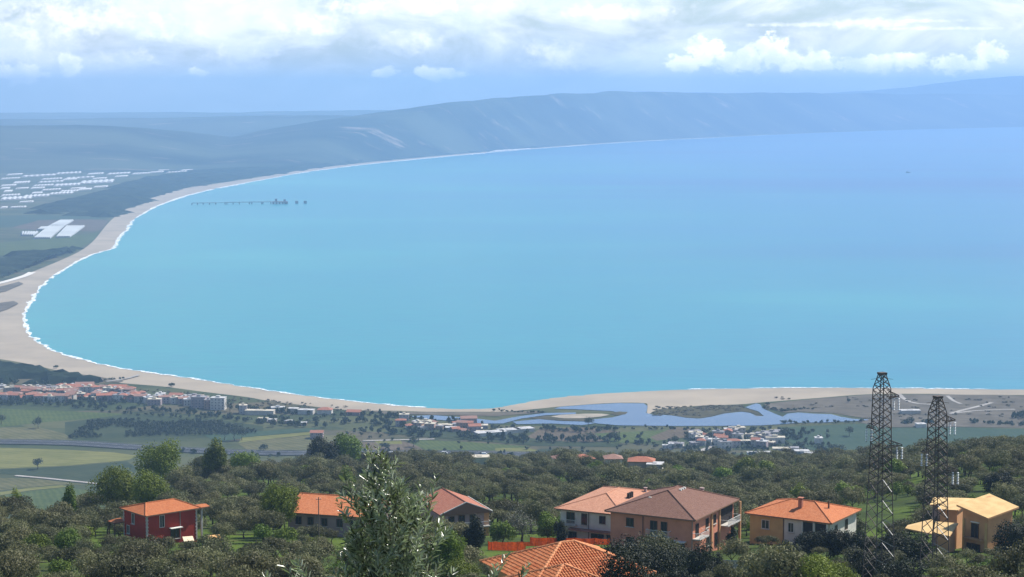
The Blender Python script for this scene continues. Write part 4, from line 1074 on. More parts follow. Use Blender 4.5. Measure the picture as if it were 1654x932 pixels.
# ==================================================================== PYLONS
def pylon(px, row_top, Y, label):
    steel = MATS.get('pylon_steel') or mat('pylon_steel', (0.060, 0.054, 0.052), 0.7, 0.3, (0.11, 0.084, 0.072), 1.5, 4)
    galv = MATS.get('pylon_bright') or mat('pylon_bright', (0.32, 0.31, 0.30), 0.5, 0.5)
    insm = MATS.get('insulator_glass') or mat('insulator_glass', (0.88, 0.90, 0.90), 0.25, 0.6)
    top = at(px, row_top, Y); gz = float(hz(top.x, Y))
    Hh = top.z - gz
    t = thing('pylon', label, 'pylon', (top.x, Y, gz), R(24))
    def half(z):                       # half width of the square shaft, z up from the ground
        d = Hh - z
        return float(np.interp(d, [0, 0.15, 2.0, 13, 28, 40], [0.36, 0.38, 0.86, 1.08, 1.55, 2.0]))
    lev = [0.0]
    zs = []
    d = 0.0
    while d < Hh:
        zs.append(Hh - d); d += 0.75 if d < 2.0 else (1.05 if d < 14 else 1.5)
    zs.append(0.0)
    cs = [(-1, -1), (1, -1), (1, 1), (-1, 1)]
    for (sx, sy) in cs:
        pts = [Hh, Hh - 2.0, Hh - 13, 0.0]
        gs = [barg((sx * half(p), sy * half(p), p), (sx * half(q), sy * half(q), q), 0.08, 4) for p, q in zip(pts[:-1], pts[1:])]
        obj('leg', mesh('leg', *join(gs), steel), t)
    for i in range(len(zs) - 1):
        z1, z0 = zs[i], zs[i + 1]
        for k in range(4):
            a, b = cs[k], cs[(k + 1) % 4]
            A1 = (a[0] * half(z1), a[1] * half(z1), z1); B1 = (b[0] * half(z1), b[1] * half(z1), z1)
            A0 = (a[0] * half(z0), a[1] * half(z0), z0); B0 = (b[0] * half(z0), b[1] * half(z0), z0)
            bar('brace', A1, B0, 0.038, galv if (k == 0 and Hh - z1 > 15 and i % 2 == 0) else steel, t)
            if Hh - z1 < 14: bar('brace', B1, A0, 0.038, steel, t)
            elif k == 1 and i % 2: bar('brace', B1, A0, 0.038, galv, t)
    box('cap', (-0.5, 0.5, -0.5, 0.5, Hh - 0.05, Hh + 0.22), steel, t)
    c24, s24 = math.cos(R(-24)), math.sin(R(-24))
    disc = None
    if 'insulator' not in WIN:
        gs = []
        for k in range(8):
            z = -0.28 - k * 0.215
            n = 8
            v = [(0.165 * math.cos(6.2832 * i / n), 0.165 * math.sin(6.2832 * i / n), z) for i in range(n)] + [(0.05 * math.cos(6.2832 * i / n), 0.05 * math.sin(6.2832 * i / n), z + 0.085) for i in range(n)]
            gs.append((v, [(i, (i + 1) % n, n + (i + 1) % n, n + i) for i in range(n)] + [tuple(range(n))[::-1], tuple(range(n, 2 * n))]))
        rod = barg((0, 0, -2.05), (0, 0, 0.0), 0.018, 4)
        WIN['insulator'] = (mesh('insulator_string', *join(gs), insm), mesh('insulator_rod', *rod, steel))
    for drop, side, reach in ((2.3, 1, 2.35), (6.6, -1, 2.0), (9.1, 1, 2.9)):
        z = Hh - drop
        w_ = half(z)
        # the arm runs square to the line of sight, whatever the shaft's own turn
        dirv = Vector((c24, s24, 0)) * side; n = Vector((-dirv.y, dirv.x, 0))
        tip = dirv * reach + Vector((0, 0, z - 0.75))
        gs = []
        for s_ in (-1, 1):
            r1 = dirv * w_ * 0.9 + n * s_ * 0.75 + Vector((0, 0, z)); r0 = dirv * w_ * 0.9 + n * s_ * 0.75 + Vector((0, 0, z - 1.0))
            e = tip + n * s_ * 0.12
            gs += [barg(r1, e + Vector((0, 0, .1)), 0.055, 4), barg(r0, e, 0.055, 4)]
            for f in (0.35, 0.7): gs.append(barg(r1.lerp(e, f), r0.lerp(e, f * 0.9), 0.035, 4))
            gs.append(barg(r0, r1.lerp(e, 0.35), 0.035, 4)); gs.append(barg(r0.lerp(e, .32), r1.lerp(e, 0.7), 0.035, 4))
        gs.append(barg(tip - dirv * 0.75 + Vector((0, 0, -0.05)), tip + dirv * 0.05 + Vector((0, 0, -0.05)), 0.06, 4))
        arm = obj('cross_arm', mesh('cross_arm', *join(gs), steel), t)
        for q in (0.0, 0.68):
            p = tip - dirv * q
            ins = obj('insulator_string', WIN['insulator'][0], arm, loc=(p.x, p.y, p.z - 0.08))
            obj('insulator_rod', WIN['insulator'][1], arm, loc=(p.x, p.y, p.z - 0.08))
    for s_ in (-1, 1):
        v = Vector((c24, s24, 0)) * s_
        bar('earth_wire_bracket', Vector((0, 0, Hh - 0.5)), v * 1.5 + Vector((0, 0, Hh - 0.75)), 0.02, steel, t)
    FOOT.append((top.x, Y, 3.0))
    return t
pylon(1425, 604, 268, 'tall dark lattice pylon, left and higher of the two')
pylon(1515, 642, 262, 'dark lattice pylon in front of the villa, right and lower of the two')

# ==================================================================== SMALL THINGS ROUND THE HOUSES
def utility_pole():
    p = at(515, 862, 352)
    wood_ = mat('pole_wood', (0.13, 0.11, 0.09), 0.9, 0.1)
    z = float(hz(p.x, 352)); topz = at(515, 803, 352).z
    t = thing('utility_pole', 'thin dark utility pole in front of the long orange roof', 'pole', (p.x, 352, z))
    obj('shaft', mesh('shaft', *barg((0, 0, -0.5), (0, 0, topz - z), 0.12, 8, 0.08), wood_), t)
    obj('cross_bar', mesh('cross_bar', *barg((-0.5, 0, topz - z - 0.4), (0.5, 0, topz - z - 0.4), 0.05, 4), wood_), t)
    for x in (-0.42, 0.42): obj('insulator', mesh('insulator', *barg((x, 0, topz - z - 0.36), (x, 0, topz - z - 0.16), 0.05, 6), MATS['insulator_glass']), t)
utility_pole()
def street_lamp():
    p = at(1146, 906, 312)
    z = float(hz(p.x, 312)); topz = at(1146, 857, 312).z - z
    t = thing('street_lamp', 'grey street lamp with a curved arm beside the salmon house', 'street lamp', (p.x, 312, z))
    obj('post', mesh('post', *barg((0, 0, -0.3), (0, 0, topz - 0.4), 0.08, 8, 0.05), METAL), t)
    L = [Vector((0, 0, topz - 0.4)), Vector((-0.1, 0, topz - 0.1)), Vector((-0.4, 0, topz)), Vector((-1.0, 0, topz - 0.15)), Vector((-1.5, 0, topz - 0.5))]
    obj('arm', mesh('arm', *join([barg(a, b, 0.035, 6) for a, b in zip(L[:-1], L[1:])]), METAL), t)
    obj('lamp_head', mesh('lamp_head', *boxg(-1.9, -1.4, -0.12, 0.12, topz - 0.62, topz - 0.5), METAL), t)
street_lamp()
def safety_fence(pts, Y0, Y1, h, label, posts):
    net = MATS.get('orange_net') or mat('orange_net', (0.80, 0.125, 0.018), 0.7, 0.2, (0.62, 0.08, 0.012), 3.0, 4, trans=0.25)
    rod = MATS.get('rusty_rod') or mat('rusty_rod', (0.10, 0.05, 0.03), 0.9, 0.1)
    P = []
    for i, (x, y) in enumerate(pts):
        Y = Y0 + (Y1 - Y0) * i / (len(pts) - 1)
        q = at(x, y, Y); P.append(Vector((q.x, Y, float(hz(q.x, Y)))))
    P = smooth_line(P, 10)
    b = P[0].copy()
    t = thing('safety_fence', label, 'fence', b)
    V, F = [], []
    for i, p in enumerate(P):
        s_ = 0.10 * math.sin(i * 1.3) + 0.06 * math.sin(i * 0.5)
        q = p - b
        for k, f in enumerate((0.03, 0.5, 1.0)):
            V.append((q.x + s_ * (1 - abs(f - 0.5)), q.y + s_ * f, q.z + h * f * (1 - 0.10 * abs(math.sin(i * 0.31)))))
        if i: F += [(3 * i - 3 + k, 3 * i + k, 3 * i + k + 1, 3 * i - 2 + k) for k in range(2)]
    obj('net', mesh('net', V, F, net), t)
    for i in range(0, len(P), max(1, len(P) // posts)):
        q = P[i] - b
        obj('post', mesh('post', *barg((q.x, q.y, q.z - 0.3), (q.x, q.y, q.z + h + 0.15), 0.03, 5), rod), t)
safety_fence([(788, 884), (800, 890), (826, 891), (848, 890)], 334, 331, 1.6, 'bright orange net fence bent round the lower left of the plot', 5)
safety_fence([(796, 877), (838, 878), (872, 876), (900, 876)], 345, 345, 0.8, 'low orange net fence along the grass edge', 5)
safety_fence([(856, 869), (890, 871), (928, 871), (960, 871), (984, 872)], 352, 348, 1.2, 'red-orange net fence in front of the white house', 7)

def shelter(px, row, Y, w_, d_, h_, m, label, name='shelter'):
    p = at(px, row, Y); z = float(hz(p.x, Y))
    t = thing(name, label, 'shelter', (p.x, Y, z), R(20))
    V = [(-w_ / 2, -d_ / 2, h_), (w_ / 2, -d_ / 2, h_), (w_ / 2, d_ / 2, h_ + 0.5), (-w_ / 2, d_ / 2, h_ + 0.5)]
    V += [(x, y, q - 0.12) for x, y, q in V]
    obj('roof', mesh('roof', V, [(0, 1, 2, 3), (7, 6, 5, 4)] + [(i, 4 + i, 4 + (i + 1) % 4, (i + 1) % 4) for i in range(4)], m), t)
    for x in (-1, 1):
        for y in (-1, 1): obj('post', mesh('post', *boxg(x * (w_ / 2 - .15) - .06, x * (w_ / 2 - .15) + .06, y * (d_ / 2 - .15) - .06, y * (d_ / 2 - .15) + .06, -0.8, h_ + (0.30 if y > 0 else -0.05)), FRAME_D), t)
CANVAS = mat('pale_canvas', (0.75, 0.62, 0.42), 0.9, 0.05)
TIN = mat('pale_sheet_roof', (0.62, 0.62, 0.60), 0.6, 0.3)
shelter(346, 853, 342, 2.2, 1.8, 1.5, mat('tan_canvas', (0.66, 0.38, 0.16), 0.9, 0.05), 'small tan garden shelter right of the red house')
shelter(304, 857, 340, 1.8, 1.5, 1.4, CANVAS, 'small white awning at the red house corner')
shelter(561, 783, 520, 3.6, 3.0, 2.2, TIN, 'small shed with a pale roof among the olives')
shelter(300, 756, 560, 2.8, 2.4, 1.6, TIN, 'tiny white shed at the far edge of the left grove')
def low_wall(p0, p1, Y0, Y1, h, label):
    a, b = at(*p0, Y0), at(*p1, Y1)
    n = 8; V, F = [], []
    for i in range(n + 1):
        f = i / n; x = a.x + (b.x - a.x) * f; y = Y0 + (Y1 - Y0) * f; z = float(hz(x, y))
        for dy, q in ((0, -0.4), (0, h), (0.35, h), (0.35, -0.4)): V.append((x - a.x, y - Y0 + dy, z - a.z + q))
        if i: F += [(4 * i - 4 + k, 4 * i - 4 + (k + 1) % 4, 4 * i + (k + 1) % 4, 4 * i + k) for k in range(4)]
    F += [(3, 2, 1, 0), (4 * n, 4 * n + 1, 4 * n + 2, 4 * n + 3)]
    tag(obj('garden_wall', mesh('garden_wall', V, F, STONE), loc=(a.x, Y0, a.z)), label, 'wall')
low_wall((1168, 912), (1206, 912), 292, 290, 1.3, 'pale garden wall under the olives below the salmon house')
low_wall((1222, 915), (1268, 913), 289, 287, 1.0, 'pale garden wall under the olives below the bungalow')
low_wall((1606, 893), (1640, 895), 318, 316, 1.6, 'apricot garden wall under the dark tree by the villa')

# ==================================================================== BUILDINGS ON THE PLAIN
WALLS = [mat('town_wall_%d' % i, c, 0.95, 0.05, tuple(q * 0.8 for q in c), 0.3, 4, coord='Object') for i, c in enumerate([(0.50, 0.46, 0.40), (0.44, 0.35, 0.28), (0.36, 0.29, 0.29), (0.58, 0.55, 0.50), (0.40, 0.27, 0.22), (0.46, 0.42, 0.42)])]
ROOFS = {'red': T_TOWN, 'orange': T_DULL, 'pink': T_TOWN2, 'white': mat('flat_white_roof', (0.46, 0.45, 0.44), 0.8, 0.2), 'cream': mat('flat_cream_roof', (0.50, 0.45, 0.36), 0.9, 0.1), 'grey': mat('flat_grey_roof', (0.26, 0.25, 0.26), 0.9, 0.1)}
WBOX = mesh('window', *boxg(-0.5, 0.5, -0.06, 0.03, -0.65, 0.65), mat('town_window', (0.10, 0.10, 0.11), 0.3, 0.4))
BN = {}
def building(px, row, w_, d_, h_, roof, wall, label, yaw=0.0, group=None, z=None, Y=None, cat='building', windows=True):
    if Y is None:
        p = pl(px, row); base = PZ
    else:
        p = at(px, row, Y); base = float(hz(p.x, Y))
    t = thing('building', label, cat, (p.x, p.y, base), yaw, group)
    if group: ORD.setdefault(label, []).append((px, t))
    obj('wall', mesh('wall', *boxg(-w_ / 2, w_ / 2, -d_ / 2, d_ / 2, -2.5, h_), WALLS[wall % 6]), t)
    if roof in ('red', 'orange', 'pink'):
        a, b = w_ / 2 + 0.5, d_ / 2 + 0.5
        if a >= b: obj('roof', roof_mesh('hip' if wall % 2 else 'gable', a, b, b * 0.38, a - b + 0.2, ROOFS[roof]), t, loc=(0, 0, h_ + 0.1))
        else: obj('roof', roof_mesh('hip' if wall % 2 else 'gable', b, a, a * 0.38, b - a + 0.2, ROOFS[roof]), t, loc=(0, 0, h_ + 0.1), rot=(0, 0, math.pi / 2))
    else:
        obj('roof', mesh('roof', *join([boxg(-w_ / 2 - 0.3, w_ / 2 + 0.3, -d_ / 2 - 0.3, d_ / 2 + 0.3, h_ + 0.004, h_ + 0.35), boxg(-w_ * 0.15, w_ * 0.12, -d_ * 0.2, d_ * 0.2, h_ + 0.35, h_ + (2.0 if h_ > 5 else 0.7))]), ROOFS[roof]), t)
    if windows:
        for fl in range(max(1, int(h_ / 3))):
            n = max(2, int(w_ / 3.2))
            for k in range(n): obj('window', WBOX, t, loc=(-w_ / 2 + w_ * (k + 0.5) / n, -d_ / 2, 1.7 + 3 * fl))
    return t
def town():
    rg = random.Random(5)
    RL = {'red': 'dull red', 'orange': 'orange', 'pink': 'pinkish', 'white': 'flat white', 'cream': 'flat cream', 'grey': 'flat grey'}
    def lab(roof, where): return f'house with a {RL[roof]} roof {where}'
    # the beach town, row by row
    rows = [(-10, 128, 628, 633, 11, ['white', 'cream', 'grey', 'red'], 'on the seaward side of town'),
            (38, 120, 632, 638, 9, ['red', 'red', 'pink', 'cream'], 'in the middle of town'),
            (100, 212, 626, 636, 17, ['red', 'pink', 'white', 'orange', 'cream', 'red'], 'near the beach lane'),
            (-12, 120, 640, 647, 15, ['pink', 'pink', 'red', 'orange', 'cream'], 'on the landward side of town'),
            (110, 240, 637, 648, 19, ['red', 'orange', 'cream', 'white', 'grey', 'pink'], 'in the right half of town'),
            (205, 330, 636, 656, 19, ['pink', 'white', 'cream', 'grey', 'white', 'red'], 'at the right end of town')]
    for x0, x1, y0, y1, n, rs, where in rows:
        n = int(n * 1.45)
        for k in range(n):
            f = (k + rg.uniform(0.1, 0.9)) / n
            x = x0 + (x1 - x0) * f; y = y0 + (y1 - y0) * (0.55 * f + 0.45 * rg.random())
            r_ = rg.choice(rs); big = rg.random() < 0.3
            building(x, y + 3, rg.uniform(8, 13) * (1.35 if big else 1), rg.uniform(7, 10), rg.choice([3.4, 6.2, 6.4, 6.6, 7.0]), r_, rg.randrange(6), lab(r_, where), rg.uniform(-0.5, 0.5), 'houses of the beach town, ' + where)
    building(62, 638, 36, 9, 5, 'red', 4, 'long red-roofed terrace in the middle of the beach town', 0.08)
    building(74, 648, 24, 9, 6.4, 'red', 1, 'long red-roofed terrace on the landward edge of the beach town', 0.1)
    building(191, 634, 20, 10, 7.0, 'orange', 4, 'orange-roofed hotel at the beach end of the lane', -0.1)
    building(137, 629, 20, 10, 6.5, 'pink', 2, 'rose-coloured block at the beach end of the town', 0.1)
    building(250, 654, 14, 9, 6.5, 'cream', 2, 'plain dark-fronted block right of the car park', 0.0)
    building(322, 658, 15, 11, 11.5, 'grey', 2, 'tall grey-rose apartment block at the right end of the town', -0.1)
    building(353, 661, 15, 10, 12.5, 'white', 3, 'tall pale apartment block at the right end of the town', -0.1)
    building(337, 660, 8, 9, 9.5, 'grey', 4, 'narrow dark apartment block between two taller ones', -0.1)
    building(393, 668, 8, 8, 9.0, 'cream', 5, 'narrow pale tower house right of the apartment blocks', 0.1)
    # sheds and houses right of the town
    for x, y, w_, d_, h_, r_, l_ in ((420, 669.5, 30, 9, 4.5, 'cream', 'long low shed with a cream roof behind the beach'), (449, 666, 14, 8, 5.5, 'white', 'white-roofed shed left of three behind the beach'), (474, 667, 10, 8, 5, 'white', 'small white-roofed shed between two larger ones'),
                                    (495, 668.5, 16, 9, 4.5, 'white', 'wide white-roofed shed behind the beach'), (525, 668, 15, 11, 4.5, 'red', 'dark barn with a tall roof behind the beach'), (572, 670, 14, 10, 3.5, 'red', 'small dark barn right of the taller one'),
                                    (512, 708, 12, 9, 6, 'red', 'farmhouse with a red roof behind the broad tree'), (466, 684, 8, 6, 3, 'white', 'tiny white hut left of the fields'), (490, 687, 7, 6, 3, 'white', 'tiny white hut above the yellow stripe'), (425, 680, 10, 6, 3, 'cream', 'low cream hut behind the fields'), (440, 682, 8, 6, 3, 'white', 'low white hut behind the fields')):
        building(x, y, w_, d_, h_, r_, (int(x) % 6) | 1 if 'tall roof' in l_ else int(x) % 6, l_, rg.uniform(-0.2, 0.2), windows=h_ > 5)
    # hamlet left of the lagoon
    for k in range(26):
        x = rg.uniform(632, 782); y = 683 + (x - 632) * 0.095 + rg.uniform(-7, 7)
        r_ = rg.choice(['red', 'cream', 'white', 'grey', 'pink', 'cream'])
        building(x, y, rg.uniform(7, 13), rg.uniform(6, 9), rg.choice([3.2, 3.4, 6.2]), r_, rg.randrange(6), lab(r_, 'in the lagoon hamlet'), rg.uniform(-0.6, 0.6), 'houses of the hamlet left of the lagoon')
    building(766, 698, 12, 10, 6.5, 'red', 2, 'red-roofed house at the right end of the hamlet', 0.2)
    building(757, 686, 16, 10, 7, 'pink', 2, 'rose-fronted house in the hamlet left of the lagoon', 0.1)
    # long white sheds below the creek
    for (x, y, w_, r_, l_) in ((792, 703, 30, 'white', 'long white greenhouse roof, left of the row below the creek'), (822, 699, 22, 'white', 'long white greenhouse roof, middle of the row below the creek'), (846, 697, 18, 'white', 'bright white shed, right end of the row below the creek')):
        t = building(x, y, w_, 12, 3.4, r_, 3, l_, 0.42, cat='shed', windows=False)
    # village by the motorway
    for k in range(34):
        x = rg.uniform(1118, 1262); y = rg.uniform(700, 724) - (6 if x > 1200 else 0) * 0
        r_ = rg.choice(['white', 'grey', 'cream', 'grey', 'red', 'grey', 'cream'])
        building(x, y, rg.uniform(7, 14), rg.uniform(6, 9), rg.choice([3.2, 3.4, 6.2, 6.4]), r_, rg.choice([2, 2, 3, 5, 0]), lab(r_, 'in the motorway village'), rg.uniform(-0.5, 0.5), 'houses of the village beside the motorway')
    for x, y, w_, d_, h_, r_, l_ in ((1084, 725, 5, 5, 5, 'white', 'small white cabin at the left end of the motorway village'), (1092, 722, 14, 8, 4, 'grey', 'low grey shed at the left end of the motorway village'), (1142, 718, 9, 8, 5.5, 'white', 'bright white house at the top of the pale lane'), (1133, 719, 8, 8, 5, 'red', 'red-roofed house beside the pale lane'),
                                    (1157, 720, 5, 5, 6.5, 'white', 'narrow white house at the fork of the lanes'), (1075, 724, 6, 5, 3, 'white', 'tiny white hut left of the motorway village')):
        building(x, y, w_, d_, h_, r_, 3, l_, rg.uniform(-0.3, 0.3))
    for x, y, w_, r_, l_ in ((1227, 737, 22, 'white', 'long bright white shed above the grove, left of the row'), (1262, 730, 16, 'cream', 'low cream shed in the row above the grove'), (1295, 734, 13, 'white', 'white shed in the middle of the row above the grove'), (1309, 738, 10, 'white', 'small bright shed right of the middle above the grove'),
                             (1322, 716, 7, 'white', 'small white gabled house in the wheat field'), (1252, 715, 18, 'cream', 'cream-roofed farmhouse left of the wheat field'), (1282, 729, 9, 'grey', 'small grey shed in the row above the grove'), (1360, 743, 22, 'pink', 'long low shed with a pinkish roof above the grove'), (1388, 744, 16, 'cream', 'low shed beside the long pinkish roof'), (1487, 690, 9, 'white', 'little pale hut between the two pylons'), (1470, 668, 20, 'white', 'low pale shed in the dunes between the pylons')):
        building(x, y, w_, 9, 3.6 if 'house' not in l_ else 5.5, r_, rg.choice([0, 3, 5]), l_, rg.uniform(-0.12, 0.12), cat='shed' if 'house' not in l_ else 'house', windows=False)
    # houses standing at the lower edge of the grove
    for x, y, Y, w_, d_, h_, r_, wl, l_ in ((908, 762, 850, 8, 6, 4.6, 'pink', 3, 'pale pink-roofed house at the grove edge, leftmost of four'), (941, 764, 815, 8, 7, 5.0, 'orange', 1, 'orange-roofed house at the grove edge, second of four'), (990, 764, 812, 7, 7, 5.2, 'pink', 3, 'pink-roofed house at the grove edge, third of four'),
                                        (1036, 767, 775, 10, 7, 5.2, 'orange', 1, 'wide orange-roofed house at the grove edge, rightmost of four'), (775, 755, 960, 9, 7, 4.5, 'cream', 3, 'pale flat-roofed hut at the far edge of the grove'), (1058, 768, 770, 6, 6, 4, 'white', 3, 'tiny white hut beside the wide orange-roofed house')):
        building(x, y, w_, d_, h_, r_, wl, l_, rg.uniform(-0.4, 0.4), Y=Y)
town()
# vehicles on the motorway
def van(i, off, label):
    a, b = road_line[i], road_line[i + 1]
    t_ = (b - a).normalized(); n = Vector((-t_.y, t_.x, 0))
    p = a + n * off
    t = thing('van', label, 'van', (p.x, p.y, LV[0] + 0.01), math.atan2(t_.y, t_.x))
    wm = mat('van_white', (0.78, 0.78, 0.78), 0.4, 0.5); tm = mat('tyre', (0.02, 0.02, 0.02), 0.9, 0.1)
    V, F = boxg(-2.6, 2.6, -0.95, 0.95, 0.4, 1.3)
    V2 = [(-2.6, -0.92, 1.3), (1.9, -0.92, 1.3), (1.9, 0.92, 1.3), (-2.6, 0.92, 1.3), (-2.5, -0.85, 2.4), (1.1, -0.85, 2.4), (1.1, 0.85, 2.4), (-2.5, 0.85, 2.4)]
    obj('body', mesh('body', *join([(V, F), (V2, F)]), wm), t)
    box('windscreen', (1.2, 1.75, -0.8, 0.8, 1.5, 2.1), GLASS, t)
    for x in (-1.7, 1.7):
        for y in (-0.9, 0.9): obj('wheel', mesh('wheel', *barg((x, y - 0.12, 0.36), (x, y + 0.12, 0.36), 0.36, 10), tm), t)
def road_index(px):
    return min(range(len(road_line) - 1), key=lambda i: abs(827 + FPX * road_line[i].x / road_line[i].y * math.cos(PITCH) - px))
van(road_index(636), -7, 'white van on the motorway, left of the three')
van(road_index(709), -5, 'white van on the motorway, middle of the three')
van(road_index(783), -8, 'white van on the motorway, right of the three')

# ==================================================================== VEGETATION
def leaf_mat(name, c1, c2, c3, trans=0.22, rnd=0.22):
    """foliage: hue shifts from clump to clump and from tree to tree"""
    m = bpy.data.materials.new(name); m.use_nodes = True
    t = NT(m.node_tree); p = t.n['Principled BSDF']
    o = t.add('ShaderNodeTexCoord').outputs['Object']
    oi = t.add('ShaderNodeObjectInfo').outputs['Random']
    n = t.noise(o, 0.55, 4, 0.6)
    ge = t.add('ShaderNodeNewGeometry')
    c = t.mix(t.sm(n, 0.35, 0.65), c1, c2)
    c = t.mix(t.m('MULTIPLY', t.sm(ge.outputs['Random Per Island'], 0.45, 1.0), 0.6), c, c3)
    h = t.add('ShaderNodeHueSaturation'); t.put(h.inputs['Color'], c)
    t.put(h.inputs['Value'], t.m('MULTIPLY_ADD', oi, rnd * 2, 1 - rnd))
    t.put(h.inputs['Hue'], t.m('MULTIPLY_ADD', t.m('FRACT', t.m('MULTIPLY', oi, 9.7)), 0.035, 0.4825))
    t.put(p.inputs['Base Color'], h.outputs[0])
    p.inputs['Roughness'].default_value = 0.6; p.inputs['Specular IOR Level'].default_value = 0.25
    tr = t.add('ShaderNodeBsdfTranslucent'); t.put(tr.inputs[0], h.outputs[0])
    mx = t.add('ShaderNodeMixShader'); mx.inputs[0].default_value = trans
    t.l.new(p.outputs[0], mx.inputs[1]); t.l.new(tr.outputs[0], mx.inputs[2]); t.l.new(mx.outputs[0], t.n['Material Output'].inputs[0])
    MATS[name] = m
    return m
L_OLIVE = leaf_mat('olive_foliage', (0.066, 0.072, 0.024), (0.128, 0.130, 0.054), (0.225, 0.215, 0.118), rnd=0.45, trans=0.30)
L_GREEN = leaf_mat('broadleaf_foliage', (0.056, 0.090, 0.006), (0.122, 0.175, 0.010), (0.205, 0.250, 0.020))
L_BRIGHT = leaf_mat('spring_foliage', (0.090, 0.140, 0.012), (0.140, 0.200, 0.018), (0.200, 0.255, 0.036))
L_DARK = leaf_mat('evergreen_foliage', (0.010, 0.015, 0.007), (0.018, 0.026, 0.010), (0.034, 0.042, 0.016), trans=0.12)
L_GREY = leaf_mat('bare_twigs', (0.12, 0.115, 0.095), (0.16, 0.155, 0.125), (0.10, 0.12, 0.05), trans=0.1)
L_FAR = leaf_mat('plain_tree_foliage', (0.026, 0.042, 0.020), (0.048, 0.066, 0.028), (0.065, 0.080, 0.036), trans=0.15)
BARK = mat('bark', (0.085, 0.070, 0.055), 0.95, 0.05, (0.055, 0.045, 0.036), 3.0, 5)

def crown_geo(rx, rz, zc, n_lobe, n_leaf, leaf, seed, spread=0.62, lobe=0.46, ry=None, flat=0.0, rough_=0.5):
    """leaf clumps on the skins of many uneven lobes; returns vertex and quad arrays"""
    g = np.random.default_rng(seed)
    ry = ry or rx
    d = g.normal(size=(n_lobe, 3)); d /= np.linalg.norm(d, axis=1)[:, None]
    if flat > -0.3: d[:, 2] = np.where(d[:, 2] < -0.35, -d[:, 2] * 0.6, d[:, 2])
    rad = spread * g.uniform(0.35, 1.1, n_lobe)
    cen = d * rad[:, None]
    lr = lobe * g.uniform(0.45, 1.15, n_lobe)
    li = g.choice(n_lobe, n_leaf, p=lr ** 2 / (lr ** 2).sum())
    v = g.normal(size=(n_leaf, 3)); v /= np.linalg.norm(v, axis=1)[:, None]
    r = lr[li] * (0.45 + 0.62 * g.random(n_leaf) ** 0.5)
    bump = 1 + 0.28 * np.sin(v[:, 0] * 7 + li) * np.sin(v[:, 1] * 6 + li * 2) * np.sin(v[:, 2] * 8 + li)
    P = cen[li] + v * (r * bump)[:, None]
    # drop what lies deep inside another lobe, and thin the underside
    deep = np.zeros(n_leaf, bool)
    for k in range(n_lobe):
        deep |= (np.linalg.norm(P - cen[k], axis=1) < lr[k] * 0.40) & (li != k)
    keep = ~deep & ~((P[:, 2] < -0.45 + flat) & (g.random(n_leaf) < 0.7))
    P, v = P[keep], v[keep]
    n = len(P)
    P = P * np.array([rx, ry, rz]) + np.array([0, 0, zc])
    nn = v + g.normal(size=(n, 3)) * rough_; nn /= np.linalg.norm(nn, axis=1)[:, None]
    a = np.cross(nn, g.normal(size=(n, 3))); a /= np.linalg.norm(a, axis=1)[:, None]
    b = np.cross(nn, a)
    s = leaf * g.uniform(0.55, 1.35, n)[:, None]
    q = np.stack([P - a * s * 0.5, P + b * s * 0.33, P + a * s * 0.5 + nn * s * 0.12, P - b * s * 0.33], 1)
    return q.reshape(-1, 3), np.arange(4 * n).reshape(-1, 4)
def np_mesh(name, V, F, m):
    me = bpy.data.meshes.new(name)
    V = np.asarray(V, 'f'); F = np.asarray(F, 'i')
    me.vertices.add(len(V)); me.vertices.foreach_set('co', V.ravel())
    k = F.shape[1]
    me.loops.add(F.size); me.loops.foreach_set('vertex_index', F.ravel())
    me.polygons.add(len(F)); me.polygons.foreach_set('loop_start', np.arange(0, F.size, k, dtype='i')); me.polygons.foreach_set('loop_total', np.full(len(F), k, 'i'))
    me.materials.append(m); me.update(calc_edges=True)
    return me
def trunk_mesh(h, r, seed, rx, limbs=4):
    rg = random.Random(seed)
    gs = []
    p, rad = Vector((0, 0, -0.6)), r * 1.25
    for k in range(3):
        q = Vector((rg.uniform(-.12, .12) * h, rg.uniform(-.12, .12) * h, h * (k + 1) / 3)); r2 = r * (1.0 - 0.18 * (k + 1))
        gs.append(barg(p, q, rad, 7, r2)); p, rad = q, r2
    for k in range(limbs):
        an = 6.283 * (k + rg.random() * 0.6) / limbs
        q = p + Vector((math.cos(an) * rx * 0.42, math.sin(an) * rx * 0.42, h * rg.uniform(0.5, 0.9)))
        gs.append(barg(p, q, rad * 0.7, 5, rad * 0.3))
        gs.append(barg(q, q + Vector((math.cos(an) * rx * 0.25, math.sin(an) * rx * 0.25, h * 0.4)), rad * 0.3, 4, rad * 0.08))
    return mesh('trunk', *join(gs), BARK)

